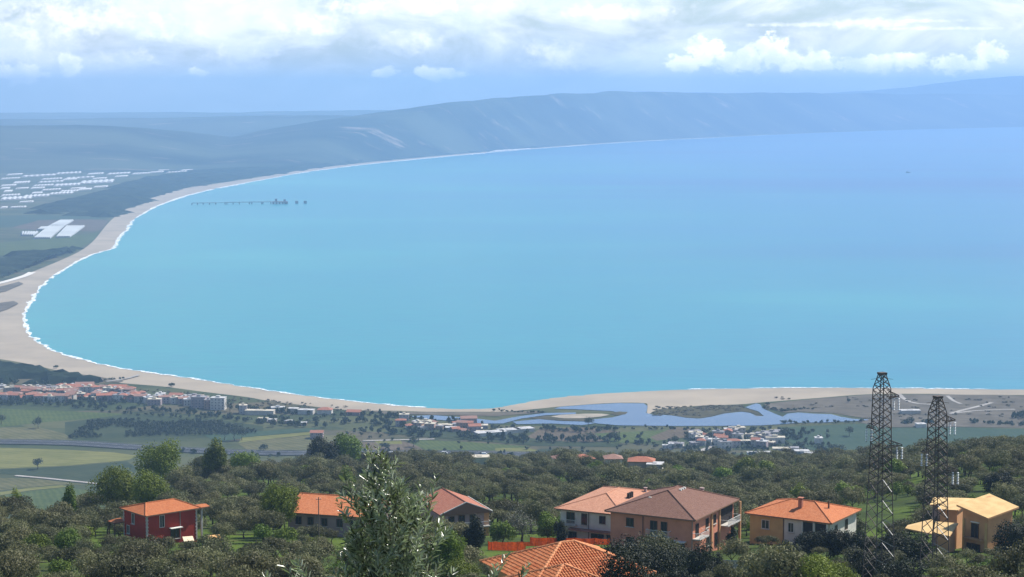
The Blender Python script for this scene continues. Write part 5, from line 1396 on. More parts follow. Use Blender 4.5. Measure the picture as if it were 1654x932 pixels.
# -- trees with a place of their own: px, base row, width px, height px, foliage, label, how far (None: on the slope there)
HERO = [
    (262, 766, 82, 62, L_GREEN, 'big round dark-green tree at the left edge of the grove', 600),
    (347, 750, 42, 48, L_GREEN, 'upright green tree standing just right of the big round tree', 640),
    (395, 749, 58, 30, L_BRIGHT, 'low yellow-green tree at the far edge of the left grove', 680),
    (190, 812, 95, 66, L_GREEN, 'very broad green tree behind the red house, left half', 470),
    (238, 812, 78, 58, L_GREEN, 'broad green tree behind the red house, right half', 462),
    (112, 805, 34, 24, L_GREEN, 'small round green tree left of the broad trees', 425),
    (520, 744, 62, 44, L_DARK, 'dark tree at the left of a broad pair on the grove edge', 850),
    (555, 744, 66, 54, L_GREEN, 'grey-green tree at the right of a broad pair on the grove edge', 860),
    (452, 848, 80, 74, L_GREEN, 'round green tree left of the long orange roof', 372),
    (766, 895, 46, 62, L_DARK, 'dark dense evergreen below the gabled house', 318),
    (1000, 950, 120, 88, L_DARK, 'dark evergreen right of the barrel-tile roof', 230),
    (1065, 950, 130, 92, L_DARK, 'large dark evergreen below the salmon house', 236),
    (1122, 940, 80, 70, L_DARK, 'dark evergreen below the corner of the salmon house', 262),
    (975, 948, 80, 60, L_DARK, 'dark evergreen touching the barrel-tile roof', 224),
    (1155, 930, 60, 46, L_DARK, 'dark evergreen right of the largest evergreen', 268),
    (1270, 905, 56, 40, L_DARK, 'dark evergreen left of the row before the bungalow', 308),
    (1400, 925, 90, 56, L_DARK, 'dark evergreen at the foot of the left pylon', 272),
    (1040, 968, 110, 46, L_DARK, 'dark evergreen at the bottom edge below the salmon house', 205),
    (1105, 962, 80, 46, L_DARK, 'dark evergreen at the bottom edge right of the salmon house corner', 215),
    (1455, 950, 100, 50, L_DARK, 'dark evergreen at the bottom edge between the pylons', 238),
    (1008, 992, 140, 130, L_DARK, 'dark evergreen in front of the right end of the barrel-tile roof', 156),
    (1315, 965, 100, 68, L_BRIGHT, 'bright green bush at the bottom edge left of the pylons', 205),
    (1360, 960, 80, 58, L_BRIGHT, 'bright green bush at the foot of the left pylon', 215),
    (1308, 896, 60, 48, L_DARK, 'dark evergreen in front of the bungalow, leftmost of three', 318),
    (1350, 897, 62, 50, L_DARK, 'dark evergreen in front of the bungalow, middle of three', 314),
    (1392, 898, 62, 50, L_DARK, 'dark evergreen in front of the bungalow, rightmost of three', 310),
    (1440, 905, 80, 54, L_DARK, 'dark evergreen behind the left pylon', 300),
    (1478, 905, 64, 44, L_DARK, 'dark evergreen between the two pylons', 298),
    (1636, 896, 74, 66, L_DARK, 'dark spreading tree in front of the villa', 312),
    (1204, 775, 52, 40, L_GREEN, 'bright leafy tree on the crest behind the salmon house', 690),
    (1166, 778, 46, 30, L_BRIGHT, 'yellow-green tree on the crest left of the leafy one', 680),
    (1236, 772, 40, 34, L_GREEN, 'leafy tree on the crest right of the brightest one', 700),
    (1614, 797, 58, 44, L_DARK, 'dark round tree on the slope behind the villa', 440),
    (843, 866, 66, 50, L_GREY, 'pale leafless bush between the gabled house and the white house', 352),
    (812, 868, 44, 34, L_BRIGHT, 'bright green bush left of the pale leafless bush', 349),
    (884, 864, 48, 40, L_BRIGHT, 'bright green bush right of the pale leafless bush', 356),
    (905, 866, 30, 34, L_DARK, 'dark bush against the white house', 350),
    (725, 915, 74, 70, L_GREEN, 'tall green hedge tree right of the foreground olive', 262),
    (745, 945, 80, 50, L_BRIGHT, 'bright green bush at the bottom right of the foreground olive', 220),
    (110, 880, 60, 34, L_BRIGHT, 'bright green bush in the lower left grove, left of two', 322),
    (62, 892, 56, 34, L_BRIGHT, 'bright green bush at the left edge of the grove', 312),
    (100, 925, 60, 26, L_BRIGHT, 'low bright bush near the lower left corner', 268),
    (28, 800, 30, 18, L_BRIGHT, 'small bush at the far left edge of the grove', 428),
    (1290, 800, 40, 26, L_BRIGHT, 'bright yellow-green bush above the bungalow roof, left of two', 470),
    (1365, 802, 46, 30, L_BRIGHT, 'bright yellow-green bush above the bungalow roof, right of two', 462),
    (1445, 778, 40, 44, L_BRIGHT, 'bright yellow-green tree just behind the left pylon', 520),
    (1182, 868, 26, 26, L_DARK, 'small dark bush between the salmon house and the bungalow', 330),
    (565, 765, 34, 18, L_BRIGHT, 'bright bush beside the pale-roofed shed', 560),
    (765, 900, 0, 0, None, '', None),
]
def hero_tree(px, row, wpx, hpx, m, label, Y, seed):
    k = math.cos(PITCH) * Y / FPX
    p = at(px, row, Y); gz = float(hz(p.x, Y))
    rx = wpx * k / 2
    topz = at(px, row - hpx, Y).z
    h = max(topz - gz, 1.2)
    bush = h < 4.2 or m in (L_BRIGHT,)
    t = thing('bush' if bush else 'tree', label, 'bush' if bush else 'tree', (p.x, Y, gz), 0)
    n = int(min(24000, 1200 + (0.7 if m is L_GREY else 3.0) * wpx * hpx))
    lobes = int(12 + wpx * hpx / 320)
    rz_ = h * (0.60 if bush else 0.58 if m is L_DARK and Y < 330 else 0.54); zc = h - rz_ - (h * 0.02 if m is L_DARK else 0)
    leaf = max(0.20, 2.6 * k) * (0.75 if m is L_GREY else 1.0)
    V, F = crown_geo(rx * 1.02, rz_ * 0.98, zc, lobes, n, leaf, seed, spread=0.66, lobe=0.42, flat=-0.4 if m is L_DARK else 0.0)
    obj('crown', np_mesh('crown', V, F, m), t)
    obj('trunk', trunk_mesh(max(zc * 0.75, 0.4), max(0.08, rx * 0.075), seed, rx), t)
    FOOT.append((p.x, Y, rx * 0.75))
for i, hrow in enumerate(HERO):
    if hrow[4] is not None: hero_tree(*hrow, seed=100 + i)

# -- the olive grove
PROT = [(983, 1197, 784, 866, 336), (890, 992, 790, 858, 367), (1203, 1397, 806, 860, 353), (183, 324, 806, 864, 358), (330, 378, 816, 834, 380), (486, 590, 793, 848, 381), (650, 793, 785, 836, 382), (1460, 1648, 795, 882, 330), (768, 958, 873, 940, 166),
        (788, 986, 860, 893, 331), (1020, 1052, 745, 751, 773), (1142, 1150, 855, 905, 312), (768, 784, 743, 748, 958), (552, 571, 764, 774, 520), (512, 518, 805, 850, 352), (1398, 1466, 800, 838, 460), (290, 360, 838, 850, 340)]
KC = math.cos(PITCH)
for (hx_, hr_, hw_, hh_, hm_, _, hY_) in HERO:
    if hm_ is not None: PROT.append((hx_ - hw_ * 0.42, hx_ + hw_ * 0.42, hr_ - hh_, hr_ - hh_ * (0.40 if hm_ is L_DARK else 0.45), hY_))
def to_px(X, Y, Z):
    f = Y * KC - (Z - CAMH) * math.sin(PITCH); up = Y * math.sin(PITCH) + (Z - CAMH) * KC
    return 827 + FPX * X / f, 466 - FPX * up / f
def blocked(X, Y, z, h, r):
    x, yt = to_px(X, Y, z + h); _, yb = to_px(X, Y, z + 0.4); rp = r * FPX / Y
    for x0, x1, y0, y1, D in PROT:
        if Y < D and x + rp * 0.8 > x0 and x - rp * 0.8 < x1 and yt + 2 < y1 and yb > y0: return True
    return False
for fx_, fy_ in ((908, 850), (941, 815), (990, 812), (1036, 775), (775, 960)): FOOT.append((at(fx_, 752, fy_).x, fy_, 6.5))
def plant_grove():
    rg = random.Random(21)
    spots = []
    Y = 186.0
    while Y < 1060:
        st = 6.6 if Y < 420 else 7.2
        u0 = -0.31
        X = u0 * Y + rg.uniform(0, st)
        while X < 0.31 * Y:
            x, y = X + rg.uniform(-2.4, 2.4), Y + rg.uniform(-2.4, 2.4)
            X += st
            E = float(np.interp(x / y, EU, EV)) + 26
            if y > E: continue
            clear = mnoise.noise((x / 38.0, y / 38.0, 7.7))
            if clear > 0.22 or rg.random() < 0.08: continue
            if any((x - fx) ** 2 + (y - fy) ** 2 < fr * fr for fx, fy, fr in FOOT): continue
            z = float(hz(x, y))
            s_ = rg.uniform(0.62, 1.25)
            if y < 330: s_ *= 0.92
            if y > 560: s_ *= 0.85 + 0.75 * rg.random() ** 2
            kind = rg.random()
            bright = kind < (0.24 if clear > 0.08 else 0.085)
            if blocked(x, y, z, 5.0 * s_, 3.1 * s_):
                s_ *= 0.55
                if blocked(x, y, z, 5.0 * s_, 3.1 * s_): continue
                bright = bright or rg.random() < 0.3
            spots.append((x, y, z, s_, rg.uniform(0, 6.28), rg.randrange(6), bright, rg.uniform(0.85, 1.2)))
        Y += st * 0.92
    return spots
spots = plant_grove()
PROTO = []
for i in range(6):
    V, F = crown_geo(3.25, 2.3, 2.9, 16, 3800, 0.27, 40 + i, spread=0.66, lobe=0.42, flat=0.05, rough_=0.55)
    PROTO.append((np_mesh('olive_crown', V, F, L_OLIVE), trunk_mesh(1.5, 0.24, 60 + i, 2.7)))
BUSH = []
for i in range(6):
    V, F = crown_geo(2.3, 1.7, 1.45, 12, 1600, 0.30, 80 + i, spread=0.66, lobe=0.44, flat=0.2)
    BUSH.append((np_mesh('bush_crown', V, F, L_BRIGHT if i % 2 else L_GREEN), trunk_mesh(0.8, 0.10, 90 + i, 2.0)))
def in_view(s_):
    x, y = to_px(s_[0], s_[1], s_[2] + 2.2 * s_[3])
    return -12 < x < 1666 and y < 944
HOUSES = [(27.7, 336, 'the salmon house'), (19, 367, 'the white house'), (52.9, 353.7, 'the orange-roofed bungalow'), (-64.5, 358, 'the dark red house'), (-35, 381, 'the long orange roof'), (-11.3, 381, 'the gabled house'), (79, 331, 'the apricot villa'), (5, 168, 'the barrel-tile roof'),
          (50.1, 268, 'the left pylon'), (56.3, 262, 'the right pylon'), (-1, 296, 'the orange net fence'), (at(452, 848, 372).x, 372, 'the round green tree'), (at(1060, 940, 240).x, 240, 'the dark evergreens'), (at(110, 880, 322).x, 322, 'the bright bushes at left'), (at(725, 915, 262).x, 262, 'the tall hedge tree'), (at(1335, 960, 210).x, 210, 'the bright bushes by the pylon'), (at(1230, 913, 290).x, 290, 'the pale garden walls'), (at(300, 900, 290).x, 290, 'the lower left slope'), (at(450, 900, 280).x, 280, 'the slope left of the olive in front')]
def where(x, y):
    hx, hy, nm = min(HOUSES, key=lambda q: (q[0] - x) ** 2 + ((q[1] - y) * 0.8) ** 2)
    dx_, dy_ = x - hx, y - hy
    if nm.endswith('slope') or nm.endswith('front'): return 'on ' + nm
    if abs(dx_) > 6 and abs(dx_) > abs(dy_) * 0.7: return f'{"right" if dx_ > 0 else "left"} of {nm}'
    return f'{"behind" if dy_ > 0 else "below"} {nm}'
olives = sorted([s_ for s_ in spots if not s_[6] and in_view(s_)], key=lambda s_: s_[1] / s_[3])
bushes = sorted([s_ for s_ in spots if s_[6] and in_view(s_)], key=lambda s_: s_[1] / s_[3])
def plant(name, lab, cat, s_, protos):
    x, y, z, sc, rz, k, _, tall = s_
    w_ = where(x, y)
    t = thing(name, f'{lab} {w_}', cat, (x, y, z), rz, f'{cat}s {w_}')
    t.scale = (sc, sc, sc * tall)
    ORD.setdefault(t['label'], []).append((to_px(x, y, z)[0], t))
    obj('crown', protos[k][0], t); obj('trunk', protos[k][1], t)
for s_ in olives[:300]: plant('olive_tree', 'grey-green olive tree', 'olive tree', s_, PROTO)
for s_ in bushes[:90]: plant('bush', 'bright green bush', 'bush', s_, BUSH)
def scatter(name, pts, protos, label, cat):
    """the rest of the grove: instances on points, one object"""
    me = bpy.data.meshes.new(name)
    me.from_pydata([(p[0], p[1], p[2]) for p in pts], [], [])
    for nm, ty, vals in (('scl', 'FLOAT', [p[3] for p in pts]), ('rot', 'FLOAT', [p[4] for p in pts]), ('kind', 'INT', [p[5] for p in pts])):
        me.attributes.new(nm, ty, 'POINT').data.foreach_set('value', vals)
    o = obj(name, me); o['kind'] = 'stuff'; tag(o, label, cat)
    coll = bpy.data.collections.new(name + '_kinds')
    for i, (cr, tr) in enumerate(protos):
        bm = bmesh.new(); bm.from_mesh(cr); n = len(bm.faces); bm.from_mesh(tr)
        bm.faces.ensure_lookup_table()
        for f in bm.faces[n:]: f.material_index = 1
        m2 = bpy.data.meshes.new('%s_kind' % name); bm.to_mesh(m2); bm.free()
        m2.materials.append(cr.materials[0]); m2.materials.append(BARK)
        coll.objects.link(bpy.data.objects.new('%s_kind_%02d' % (name, i), m2))
    ng = bpy.data.node_groups.new(name, 'GeometryNodeTree')
    ng.interface.new_socket('Geometry', in_out='INPUT', socket_type='NodeSocketGeometry'); ng.interface.new_socket('Geometry', in_out='OUTPUT', socket_type='NodeSocketGeometry')
    N = ng.nodes; gi, go = N.new('NodeGroupInput'), N.new('NodeGroupOutput')
    ip = N.new('GeometryNodeInstanceOnPoints'); ci = N.new('GeometryNodeCollectionInfo')
    ci.inputs[0].default_value = coll; ci.inputs['Separate Children'].default_value = True; ci.inputs['Reset Children'].default_value = True
    def attr(nm, ty):
        a = N.new('GeometryNodeInputNamedAttribute'); a.data_type = ty; a.inputs['Name'].default_value = nm; return a.outputs[0]
    cx = N.new('ShaderNodeCombineXYZ')
    l = ng.links
    l.new(gi.outputs[0], ip.inputs['Points']); l.new(ci.outputs[0], ip.inputs['Instance']); ip.inputs['Pick Instance'].default_value = True
    l.new(attr('kind', 'INT'), ip.inputs['Instance Index']); l.new(attr('rot', 'FLOAT'), cx.inputs[2]); l.new(cx.outputs[0], ip.inputs['Rotation']); l.new(attr('scl', 'FLOAT'), ip.inputs['Scale'])
    l.new(ip.outputs[0], go.inputs[0])
    md = o.modifiers.new('scatter', 'NODES'); md.node_group = ng
    return o
taken = set(map(id, olives[:300])) | set(map(id, bushes[:90]))
scatter('olive_grove', [s_ for s_ in spots if id(s_) not in taken and not s_[6]], PROTO, 'grey-green olive grove covering the far slope', 'grove')
scatter('scrub', [s_ for s_ in spots if id(s_) not in taken and s_[6]], BUSH, 'bright green bushes scattered through the olive grove', 'bushes')

# -- trees on the plain
def merged(name, pts, m, label, cat, n_leaf=46, seed=5):
    """many small trees in one mesh: x, y, z, radius, height"""
    var = [crown_geo(1.0, 0.5, 0.5, 6, n_leaf, 0.62, seed + i, spread=0.55, lobe=0.5) for i in range(5)]
    VV, FF, b = [], [], 0
    rg = np.random.default_rng(seed)
    for i, (x, y, z, r_, h_) in enumerate(pts):
        V, F = var[i % 5]
        a = rg.uniform(0, 6.28); c, s_ = math.cos(a), math.sin(a)
        W_ = np.stack([(V[:, 0] * c - V[:, 1] * s_) * r_ + x, (V[:, 0] * s_ + V[:, 1] * c) * r_ + y, V[:, 2] * h_ + z], 1)
        VV.append(W_); FF.append(F + b); b += len(V)
    o = obj(name, np_mesh(name, np.concatenate(VV), np.concatenate(FF), m)); o['kind'] = 'stuff'
    return tag(o, label, cat)
def belt(pts, width, step, r_, h_, rg):
    L = smooth_line([Vector((pl(a, b).x, pl(a, b).y, 0)) for a, b in pts], 10)
    out = []; acc = 0
    for a, b in zip(L[:-1], L[1:]):
        d_ = (b - a).length; n = max(1, int(d_ / step))
        for k in range(n):
            if rg.random() < 0.15: continue
            q = a.lerp(b, (k + rg.random()) / n)
            out.append((q.x + rg.uniform(-1, 1) * width, q.y + rg.uniform(-1, 1) * width, PZ, r_ * rg.uniform(.6, 1.3), h_ * rg.uniform(.6, 1.3)))
    return out
def plain_trees():
    rg = random.Random(9)
    H_ = []
    for pts, w_, st, r_, h_ in (([(-40, 651), (60, 655), (160, 660), (240, 664), (330, 671), (430, 684), (520, 690)], 8, 3.0, 3.4, 5.5), ([(40, 646), (110, 650), (200, 654)], 6, 5, 3, 5), ([(0, 620), (60, 622), (120, 624)], 8, 5, 3.5, 6),
                                ([(380, 660), (420, 665), (520, 672), (600, 672), (640, 676)], 7, 4, 3.4, 5.5), ([(430, 676), (520, 682), (600, 684), (640, 690)], 8, 4, 3.6, 6), ([(600, 697), (700, 705), (800, 711), (900, 713), (1000, 714)], 8, 2.6, 3.8, 6.5),
                                ([(800, 691), (870, 694), (960, 693), (1050, 694), (1130, 694), (1250, 693)], 3, 3.6, 2.4, 3.0), ([(880, 695), (935, 698), (990, 694)], 5, 3, 3.4, 5.5), ([(1000, 716), (1080, 719), (1120, 727)], 6, 3.5, 3.4, 5), ([(620, 676), (660, 677), (720, 682), (780, 690), (850, 700)], 10, 4, 3, 5),
                                ([(1125, 706), (1180, 700), (1260, 704), (1280, 712)], 9, 5, 3, 5), ([(1190, 728), (1260, 726), (1330, 722), (1340, 735)], 8, 4, 3.2, 5), ([(1265, 684), (1330, 684), (1400, 681)], 4, 6, 2.6, 3.5), ([(1200, 740), (1290, 742), (1380, 746)], 7, 4, 3.5, 5.5), ([(700, 740), (860, 742), (1000, 744), (1160, 747)], 12, 4.5, 3.5, 5.5),
                                ([(230, 727), (330, 733), (420, 737), (560, 739)], 6, 7, 2.8, 4), ([(1570, 683), (1610, 685), (1660, 687)], 5, 4, 3.2, 4), ([(1640, 675), (1670, 677), (1700, 676)], 6, 3.5, 4, 6), ([(1505, 684), (1480, 683), (1462, 684)], 4, 5, 3, 4),
                                ([(795, 663), (840, 666), (882, 666.5)], 3, 4, 2, 2.2), ([(1235, 657), (1260, 664), (1275, 663), (1310, 661)], 4, 4, 2.4, 2.4), ([(130, 622), (150, 616), (205, 612)], 3, 4, 2, 2.4), ([(160, 666), (240, 672), (300, 676)], 5, 6, 2.6, 4)):
        H_ += belt(pts, w_, st, r_, h_, rg)
    merged('hedgerow_trees', H_, L_FAR, 'dark hedgerows and tree belts across the plain', 'hedgerows')
    O_ = []
    a, b, c, d_ = [pl(*q) for q in ((112, 708), (415, 700), (330, 676), (150, 682))]
    for i in range(16):
        for k in range(40):
            f, e = k / 39, i / 15
            p = a.lerp(b, f).lerp(d_.lerp(c, f), e)
            if mnoise.noise((p.x / 60, p.y / 40, 3)) < -0.22: continue
            O_.append((p.x + rg.uniform(-2, 2), p.y + rg.uniform(-2, 2), PZ, rg.uniform(1.8, 3.2), rg.uniform(2.4, 4.6)))
    for i in range(130):
        x, y = rg.uniform(560, 1230), rg.uniform(690, 735)
        p = pl(x, y); O_.append((p.x, p.y, PZ, rg.uniform(1.5, 3), rg.uniform(2, 4.2)))
    for i in range(120):
        x, y = rg.uniform(0, 240), rg.uniform(640, 656)
        p = pl(x, y); O_.append((p.x, p.y, PZ, rg.uniform(2, 3.4), rg.uniform(4, 7)))
    for i in range(150):
        x, y = rg.uniform(1100, 1340), rg.uniform(695, 742)
        p = pl(x, y); O_.append((p.x, p.y, PZ, rg.uniform(1.6, 3), rg.uniform(2.5, 5)))
    merged('orchard', O_, L_FAR, 'rows of small orchard trees behind the beach town', 'orchard', seed=25)
    S_ = []
    for i in range(420):
        x, y = rg.uniform(1235, 1700), rg.uniform(642, 687)
        if x < 1400 and y > 664: continue
        p = pl(x, y)
        if mnoise.noise((p.x / 45, p.y / 30, 1)) < 0.02: continue
        S_.append((p.x, p.y, PZ, rg.uniform(1.5, 4.2), rg.uniform(0.8, 1.8)))
    for i in range(150):
        x = rg.uniform(1055, 1200); y = rg.uniform(657, 672) if x < 1130 else rg.uniform(655, 664)
        p = pl(x, y); S_.append((p.x, p.y, PZ, rg.uniform(1.5, 3.5), rg.uniform(0.8, 1.6)))
    for i in range(160):
        x = rg.uniform(130, 620); y = 616 + (x - 130) * 0.092 + rg.uniform(2, 14)
        p = pl(x, y); S_.append((p.x, p.y, PZ, rg.uniform(1.2, 3.0), rg.uniform(0.8, 1.8)))
    merged('dune_scrub', S_, leaf_mat('scrub_foliage', (0.060, 0.058, 0.034), (0.095, 0.085, 0.052), (0.12, 0.10, 0.065)), 'low brown scrub on the dunes', 'scrub', seed=45)
    # single trees one can pick out
    for i, (px, row, w_, h_, lab_) in enumerate((
            (61, 758, 15, 13, 'round dark tree alone in the yellow meadow'), (363, 711, 14, 16, 'left tree of a dark clump in the fields'), (378, 712, 15, 17, 'middle tree of a dark clump in the fields'), (391, 711, 12, 17, 'right tree of a dark clump in the fields'),
            (62, 692, 12, 13, 'dark tree standing in the green field behind the town'), (2, 685, 14, 11, 'dark tree at the left edge behind the town'), (371, 665, 12, 16, 'dark cypress clump beside the tall apartment blocks'), (386, 667, 9, 10, 'small dark tree beside the narrow tower house'),
            (426, 728, 12, 7, 'small bush at the foot of the stubble field'), (441, 690, 8, 9, 'small tree at the upper edge of the fields'), (623, 726, 14, 7, 'dark bush beside the ploughed plot'), (950, 689, 13, 11, 'round dark tree on the lagoon shore'), (952, 714, 14, 11, 'green tree left of the brown vineyard plot'),
            (993, 713, 13, 11, 'green tree on the brown vineyard plot'), (1090, 716, 11, 8, 'dark tree left of the motorway village'), (1268, 703, 12, 9, 'dark tree at the edge of the wheat field'), (1372, 705, 12, 12, 'dark tree alone in the wheat field'), (1355, 733, 17, 10, 'dark clump at the foot of the wheat field'), (1345, 731, 10, 9, 'dark tree beside the clump in the wheat field'),
            (668, 722, 13, 12, 'green tree above the motorway, left of the middle'), (75, 603, 6, 4, 'dark bush on the edge of the sand'), (91, 595, 7, 4, 'dark bush on the sand above the town'), (277, 625, 8, 5, 'dark bush on the sand right of the lane'), (1370, 650, 5, 5, 'small dark tree alone on the dunes'), (1240, 655, 7, 4, 'dark bush on the lagoon bank'))):
        p = pl(px, row)
        t = thing('tree', lab_, 'tree', (p.x, p.y, PZ))
        V, F = crown_geo(w_ / 2, h_ * 0.5, h_ * 0.5, 12, 620, 1.0, 300 + i, spread=0.62, lobe=0.46)
        obj('crown', np_mesh('crown', V, F, L_FAR), t); obj('trunk', trunk_mesh(h_ * 0.3, w_ * 0.03, i, w_ / 2), t)
plain_trees()

# ==================================================================== THE OLIVE IN FRONT
def front_olive():
    g = random.Random(77)
    Y = 16.0
    base = at(628, 932, Y); gz = float(hz(base.x, Y))
    root = thing('olive_tree', 'silvery olive tree top close in front, rising from the bottom edge', 'olive tree', (base.x, Y, gz))
    o_ = Vector((base.x, Y, gz))
    m = bpy.data.materials.new('olive_leaf'); m.use_nodes = True
    t = NT(m.node_tree); p = t.n['Principled BSDF']
    ge = t.add('ShaderNodeNewGeometry')
    rnd = t.m('ADD', t.m('MULTIPLY', ge.outputs['Random Per Island'], 0.7), t.m('MULTIPLY', t.add('ShaderNodeObjectInfo').outputs['Random'], 0.3))
    up = t.mix(t.sm(rnd, 0.30, 0.75), (0.028, 0.044, 0.016), (0.48, 0.52, 0.38))  # pale share of the upper sides: sun glints put into the leaf colour
    dn = t.mix(rnd, (0.26, 0.30, 0.22), (0.68, 0.72, 0.60))
    c = t.mix(ge.outputs['Backfacing'], up, dn)
    t.put(p.inputs['Base Color'], c); p.inputs['Roughness'].default_value = 0.28; p.inputs['Specular IOR Level'].default_value = 0.8
    tr = t.add('ShaderNodeBsdfTranslucent'); t.put(tr.inputs[0], t.mix(rnd, (0.14, 0.20, 0.06), (0.42, 0.52, 0.26)))
    mx = t.add('ShaderNodeMixShader'); mx.inputs[0].default_value = 0.24
    t.l.new(p.outputs[0], mx.inputs[1]); t.l.new(tr.outputs[0], mx.inputs[2]); t.l.new(mx.outputs[0], t.n['Material Output'].inputs[0])
    twig = mat('olive_twig', (0.14, 0.13, 0.10), 0.9, 0.1)
    LV_ = np.array([(0, 0, 0), (0.28, 0.5, 0.05), (0.7, 0.42, 0.03), (1, 0, -0.06), (0.7, -0.42, 0.03), (0.28, -0.5, 0.05), (0.5, 0, -0.05)])
    LF = [(0, 6, 1), (1, 6, 2), (2, 6, 3), (3, 6, 4), (4, 6, 5), (5, 6, 0)]
    leafmesh = mesh('leaf', LV_, LF, m)
    leaves = []      # matrices
    tw = []
    def leaf(p, d_, upv, ln, wd):
        x = d_.normalized(); z = (upv - x * upv.dot(x)).normalized(); y = z.cross(x)
        leaves.append(Matrix(((x.x * ln, y.x * wd, z.x * ln, p.x), (x.y * ln, y.y * wd, z.y * ln, p.y), (x.z * ln, y.z * wd, z.z * ln, p.z), (0, 0, 0, 1))))
    def shoot(a, b, r0, leafy=0.25, step=0.030, side=0.0):
        """a curved shoot with opposite leaves, a little denser to the tip"""
        ln = (b - a).length
        mid = a.lerp(b, 0.5) + Vector((g.uniform(-1, 1), g.uniform(-1, 1), g.uniform(-0.3, 0.8))) * ln * 0.08
        n = max(4, int(ln / step)); prev = a; ph = g.uniform(0, 6.28)
        for k in range(1, n + 1):
            f = k / n
            q = a * (1 - f) ** 2 + mid * 2 * f * (1 - f) + b * f * f
            d_ = (q - prev).normalized()
            if k % 3 == 0 or k == n: tw.append((prev if k < 4 else lastq, q, r0 * (1 - f * 0.8)))
            if k % 3 == 0 or k == n: lastq = q
            if k == 1: lastq = prev
            if f > leafy:
                s1 = d_.cross(Vector((0.3, 0.2, 1))).normalized(); s2 = d_.cross(s1)
                ph += 1.57 + g.uniform(-.35, .35)
                for sg in (0, math.pi):
                    if g.random() < 0.1: continue
                    o2 = s1 * math.cos(ph + sg) + s2 * math.sin(ph + sg)
                    L = g.uniform(0.060, 0.105) * (0.6 if f > 0.94 else 1)
                    leaf(q, d_ * g.uniform(0.55, 1.0) + o2 * g.uniform(0.5, 0.95) + Vector((0, 0, g.uniform(-.15, .2))), d_ * 0.9 + Vector((g.uniform(-1, 1), g.uniform(-1, 1), g.uniform(-.2, .8))) - o2 * 0.3, L, L * g.uniform(0.18, 0.26))
            prev = q
        return
    tips = [(609, 722, 0), (617, 733, .03), (597, 726, -.05), (634, 748, .05), (590, 760, 0), (555, 772, .02), (573, 790, .1), (546, 811, -.05), (652, 768, 0), (679, 783, .1), (704, 768, -.06), (664, 800, .1), (690, 812, -.1), (714, 837, 0), (711, 850, .1), (553, 858, 0), (561, 835, .15), (700, 880, .1), (712, 905, -.1), (548, 895, .1), (640, 780, -.1), (604, 770, .12), (620, 765, -.1), (585, 800, -.12), (655, 830, .2), (600, 830, .2), (625, 850, -.2), (675, 860, -.2), (580, 870, -.15), (645, 880, .25), (610, 890, -.28), (690, 930, .2), (560, 930, -.1), (630, 920, -.3)]
    for i in range(46):
        yy = g.uniform(775, 960); hw = np.interp(yy, [760, 800, 860, 960], [18, 44, 58, 68]); cx_ = np.interp(yy, [760, 800, 960], [618, 625, 632])
        tips.append((cx_ + g.uniform(-1, 1) * hw, yy, g.uniform(-.38, .34)))
    for (x, y, dd) in tips:
        b = at(x, y, Y + dd) - o_
        ln = g.uniform(0.34, 0.62) * (1.15 if y < 740 else 1)
        a = at(x + (628 - x) * 0.42 + g.uniform(-12, 12), y, Y + dd * 0.5) - o_ - Vector((0, 0, ln))
        shoot(a, b, 0.006)
        for k in range(2 if y > 770 else 1):                       # side twigs
            f = g.uniform(0.3, 0.75); q = a.lerp(b, f)
            e = q + Vector((g.uniform(-.16, .16), g.uniform(-.16, .16), g.uniform(0.06, 0.2)))
            shoot(q, e, 0.003, 0.15, 0.02)
    # the rest of the crown below, out of the picture, and the wood that carries it
    cz = base.z - gz
    for i in range(120):
        an = g.uniform(0, 6.28); rr = g.uniform(0.15, 1.15); z = cz - g.uniform(0.15, 1.9)
        q = Vector((math.cos(an) * rr, math.sin(an) * rr, z))
        shoot(q, q + Vector((math.cos(an) * 0.2, math.sin(an) * 0.2, 0.32)), 0.006, 0.1, 0.03)
    big = [barg((0, 0, -0.5), (0.08, 0.02, cz * 0.30), 0.20, 9, 0.15), barg((0.08, 0.02, cz * 0.30), (-0.02, 0, cz * 0.62), 0.15, 9, 0.09), barg((-0.02, 0, cz * 0.62), (0.02, 0, cz - 0.05), 0.09, 7, 0.02)]
    for k in range(6):
        an = k * 1.05; q = Vector((0.05, 0, cz * (0.35 + 0.06 * k))); e = q + Vector((math.cos(an) * 0.7, math.sin(an) * 0.7, cz * 0.28))
        big += [barg(q, e, 0.06, 6, 0.025), barg(e, e + Vector((math.cos(an) * 0.2, math.sin(an) * 0.2, 0.5)), 0.025, 5, 0.008)]
    obj('trunk', mesh('trunk', *join(big), BARK), root)
    tg = obj('twigs', mesh('twigs', *join([barg(a, b, max(r_, 0.0012), 4) for a, b, r_ in tw if (b - a).length > 1e-4]), twig), root); tg['kind'] = 'stuff'
    # the leaves that show largest are leaves of their own
    vis = [i for i, M in enumerate(leaves) if to_px(*(M.translation + o_))[1] < 930]
    vis.sort(key=lambda i: (leaves[i].translation + o_).y - 2.2 * leaves[i].col[0].xyz.length)
    own = set(vis[:300])
    for i in own:
        l = obj('leaf', leafmesh, root); l.matrix_local = leaves[i]
    V4 = np.concatenate([LV_, np.ones((7, 1))], 1); VV, FF = [], []
    rest = [M for i, M in enumerate(leaves) if i not in own]
    for k, M in enumerate(rest):
        VV.append((V4 @ np.array(M).T)[:, :3]); FF.append(np.array(LF) + 7 * k)
    lo = obj('foliage', np_mesh('foliage', np.concatenate(VV), np.concatenate(FF), m), root); lo['kind'] = 'stuff'
front_olive()

count_rows()

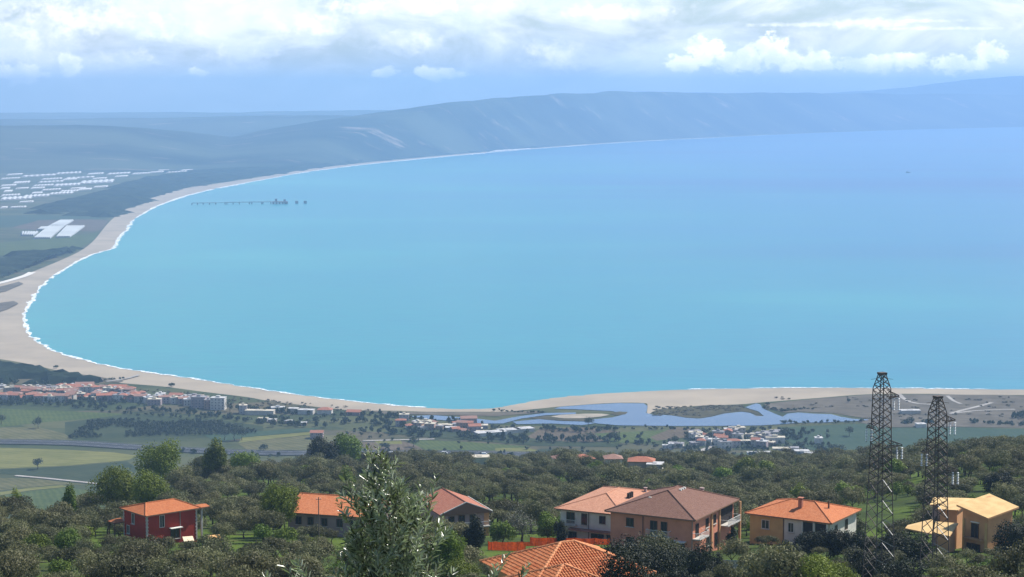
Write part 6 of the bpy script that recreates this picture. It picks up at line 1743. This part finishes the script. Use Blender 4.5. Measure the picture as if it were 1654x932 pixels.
# ------------------------------------------------------------------ the air
def haze():
    m = bpy.data.materials.new('hazy_air'); m.use_nodes = True
    t = m.node_tree; t.nodes.clear()
    v = t.nodes.new('ShaderNodeVolumePrincipled'); o = t.nodes.new('ShaderNodeOutputMaterial')
    v.inputs['Color'].default_value = (0.42, 0.665, 1.0, 1)
    v.inputs['Density'].default_value = 0.9e-4
    v.inputs['Anisotropy'].default_value = 0.0
    t.links.new(v.outputs[0], o.inputs['Volume'])
    b = box('haze', (-36000, 36000, -3500, 36000, -9.5, 600), m)
    b['kind'] = 'stuff'; b['label'] = 'pale blue summer haze over the bay'
haze()
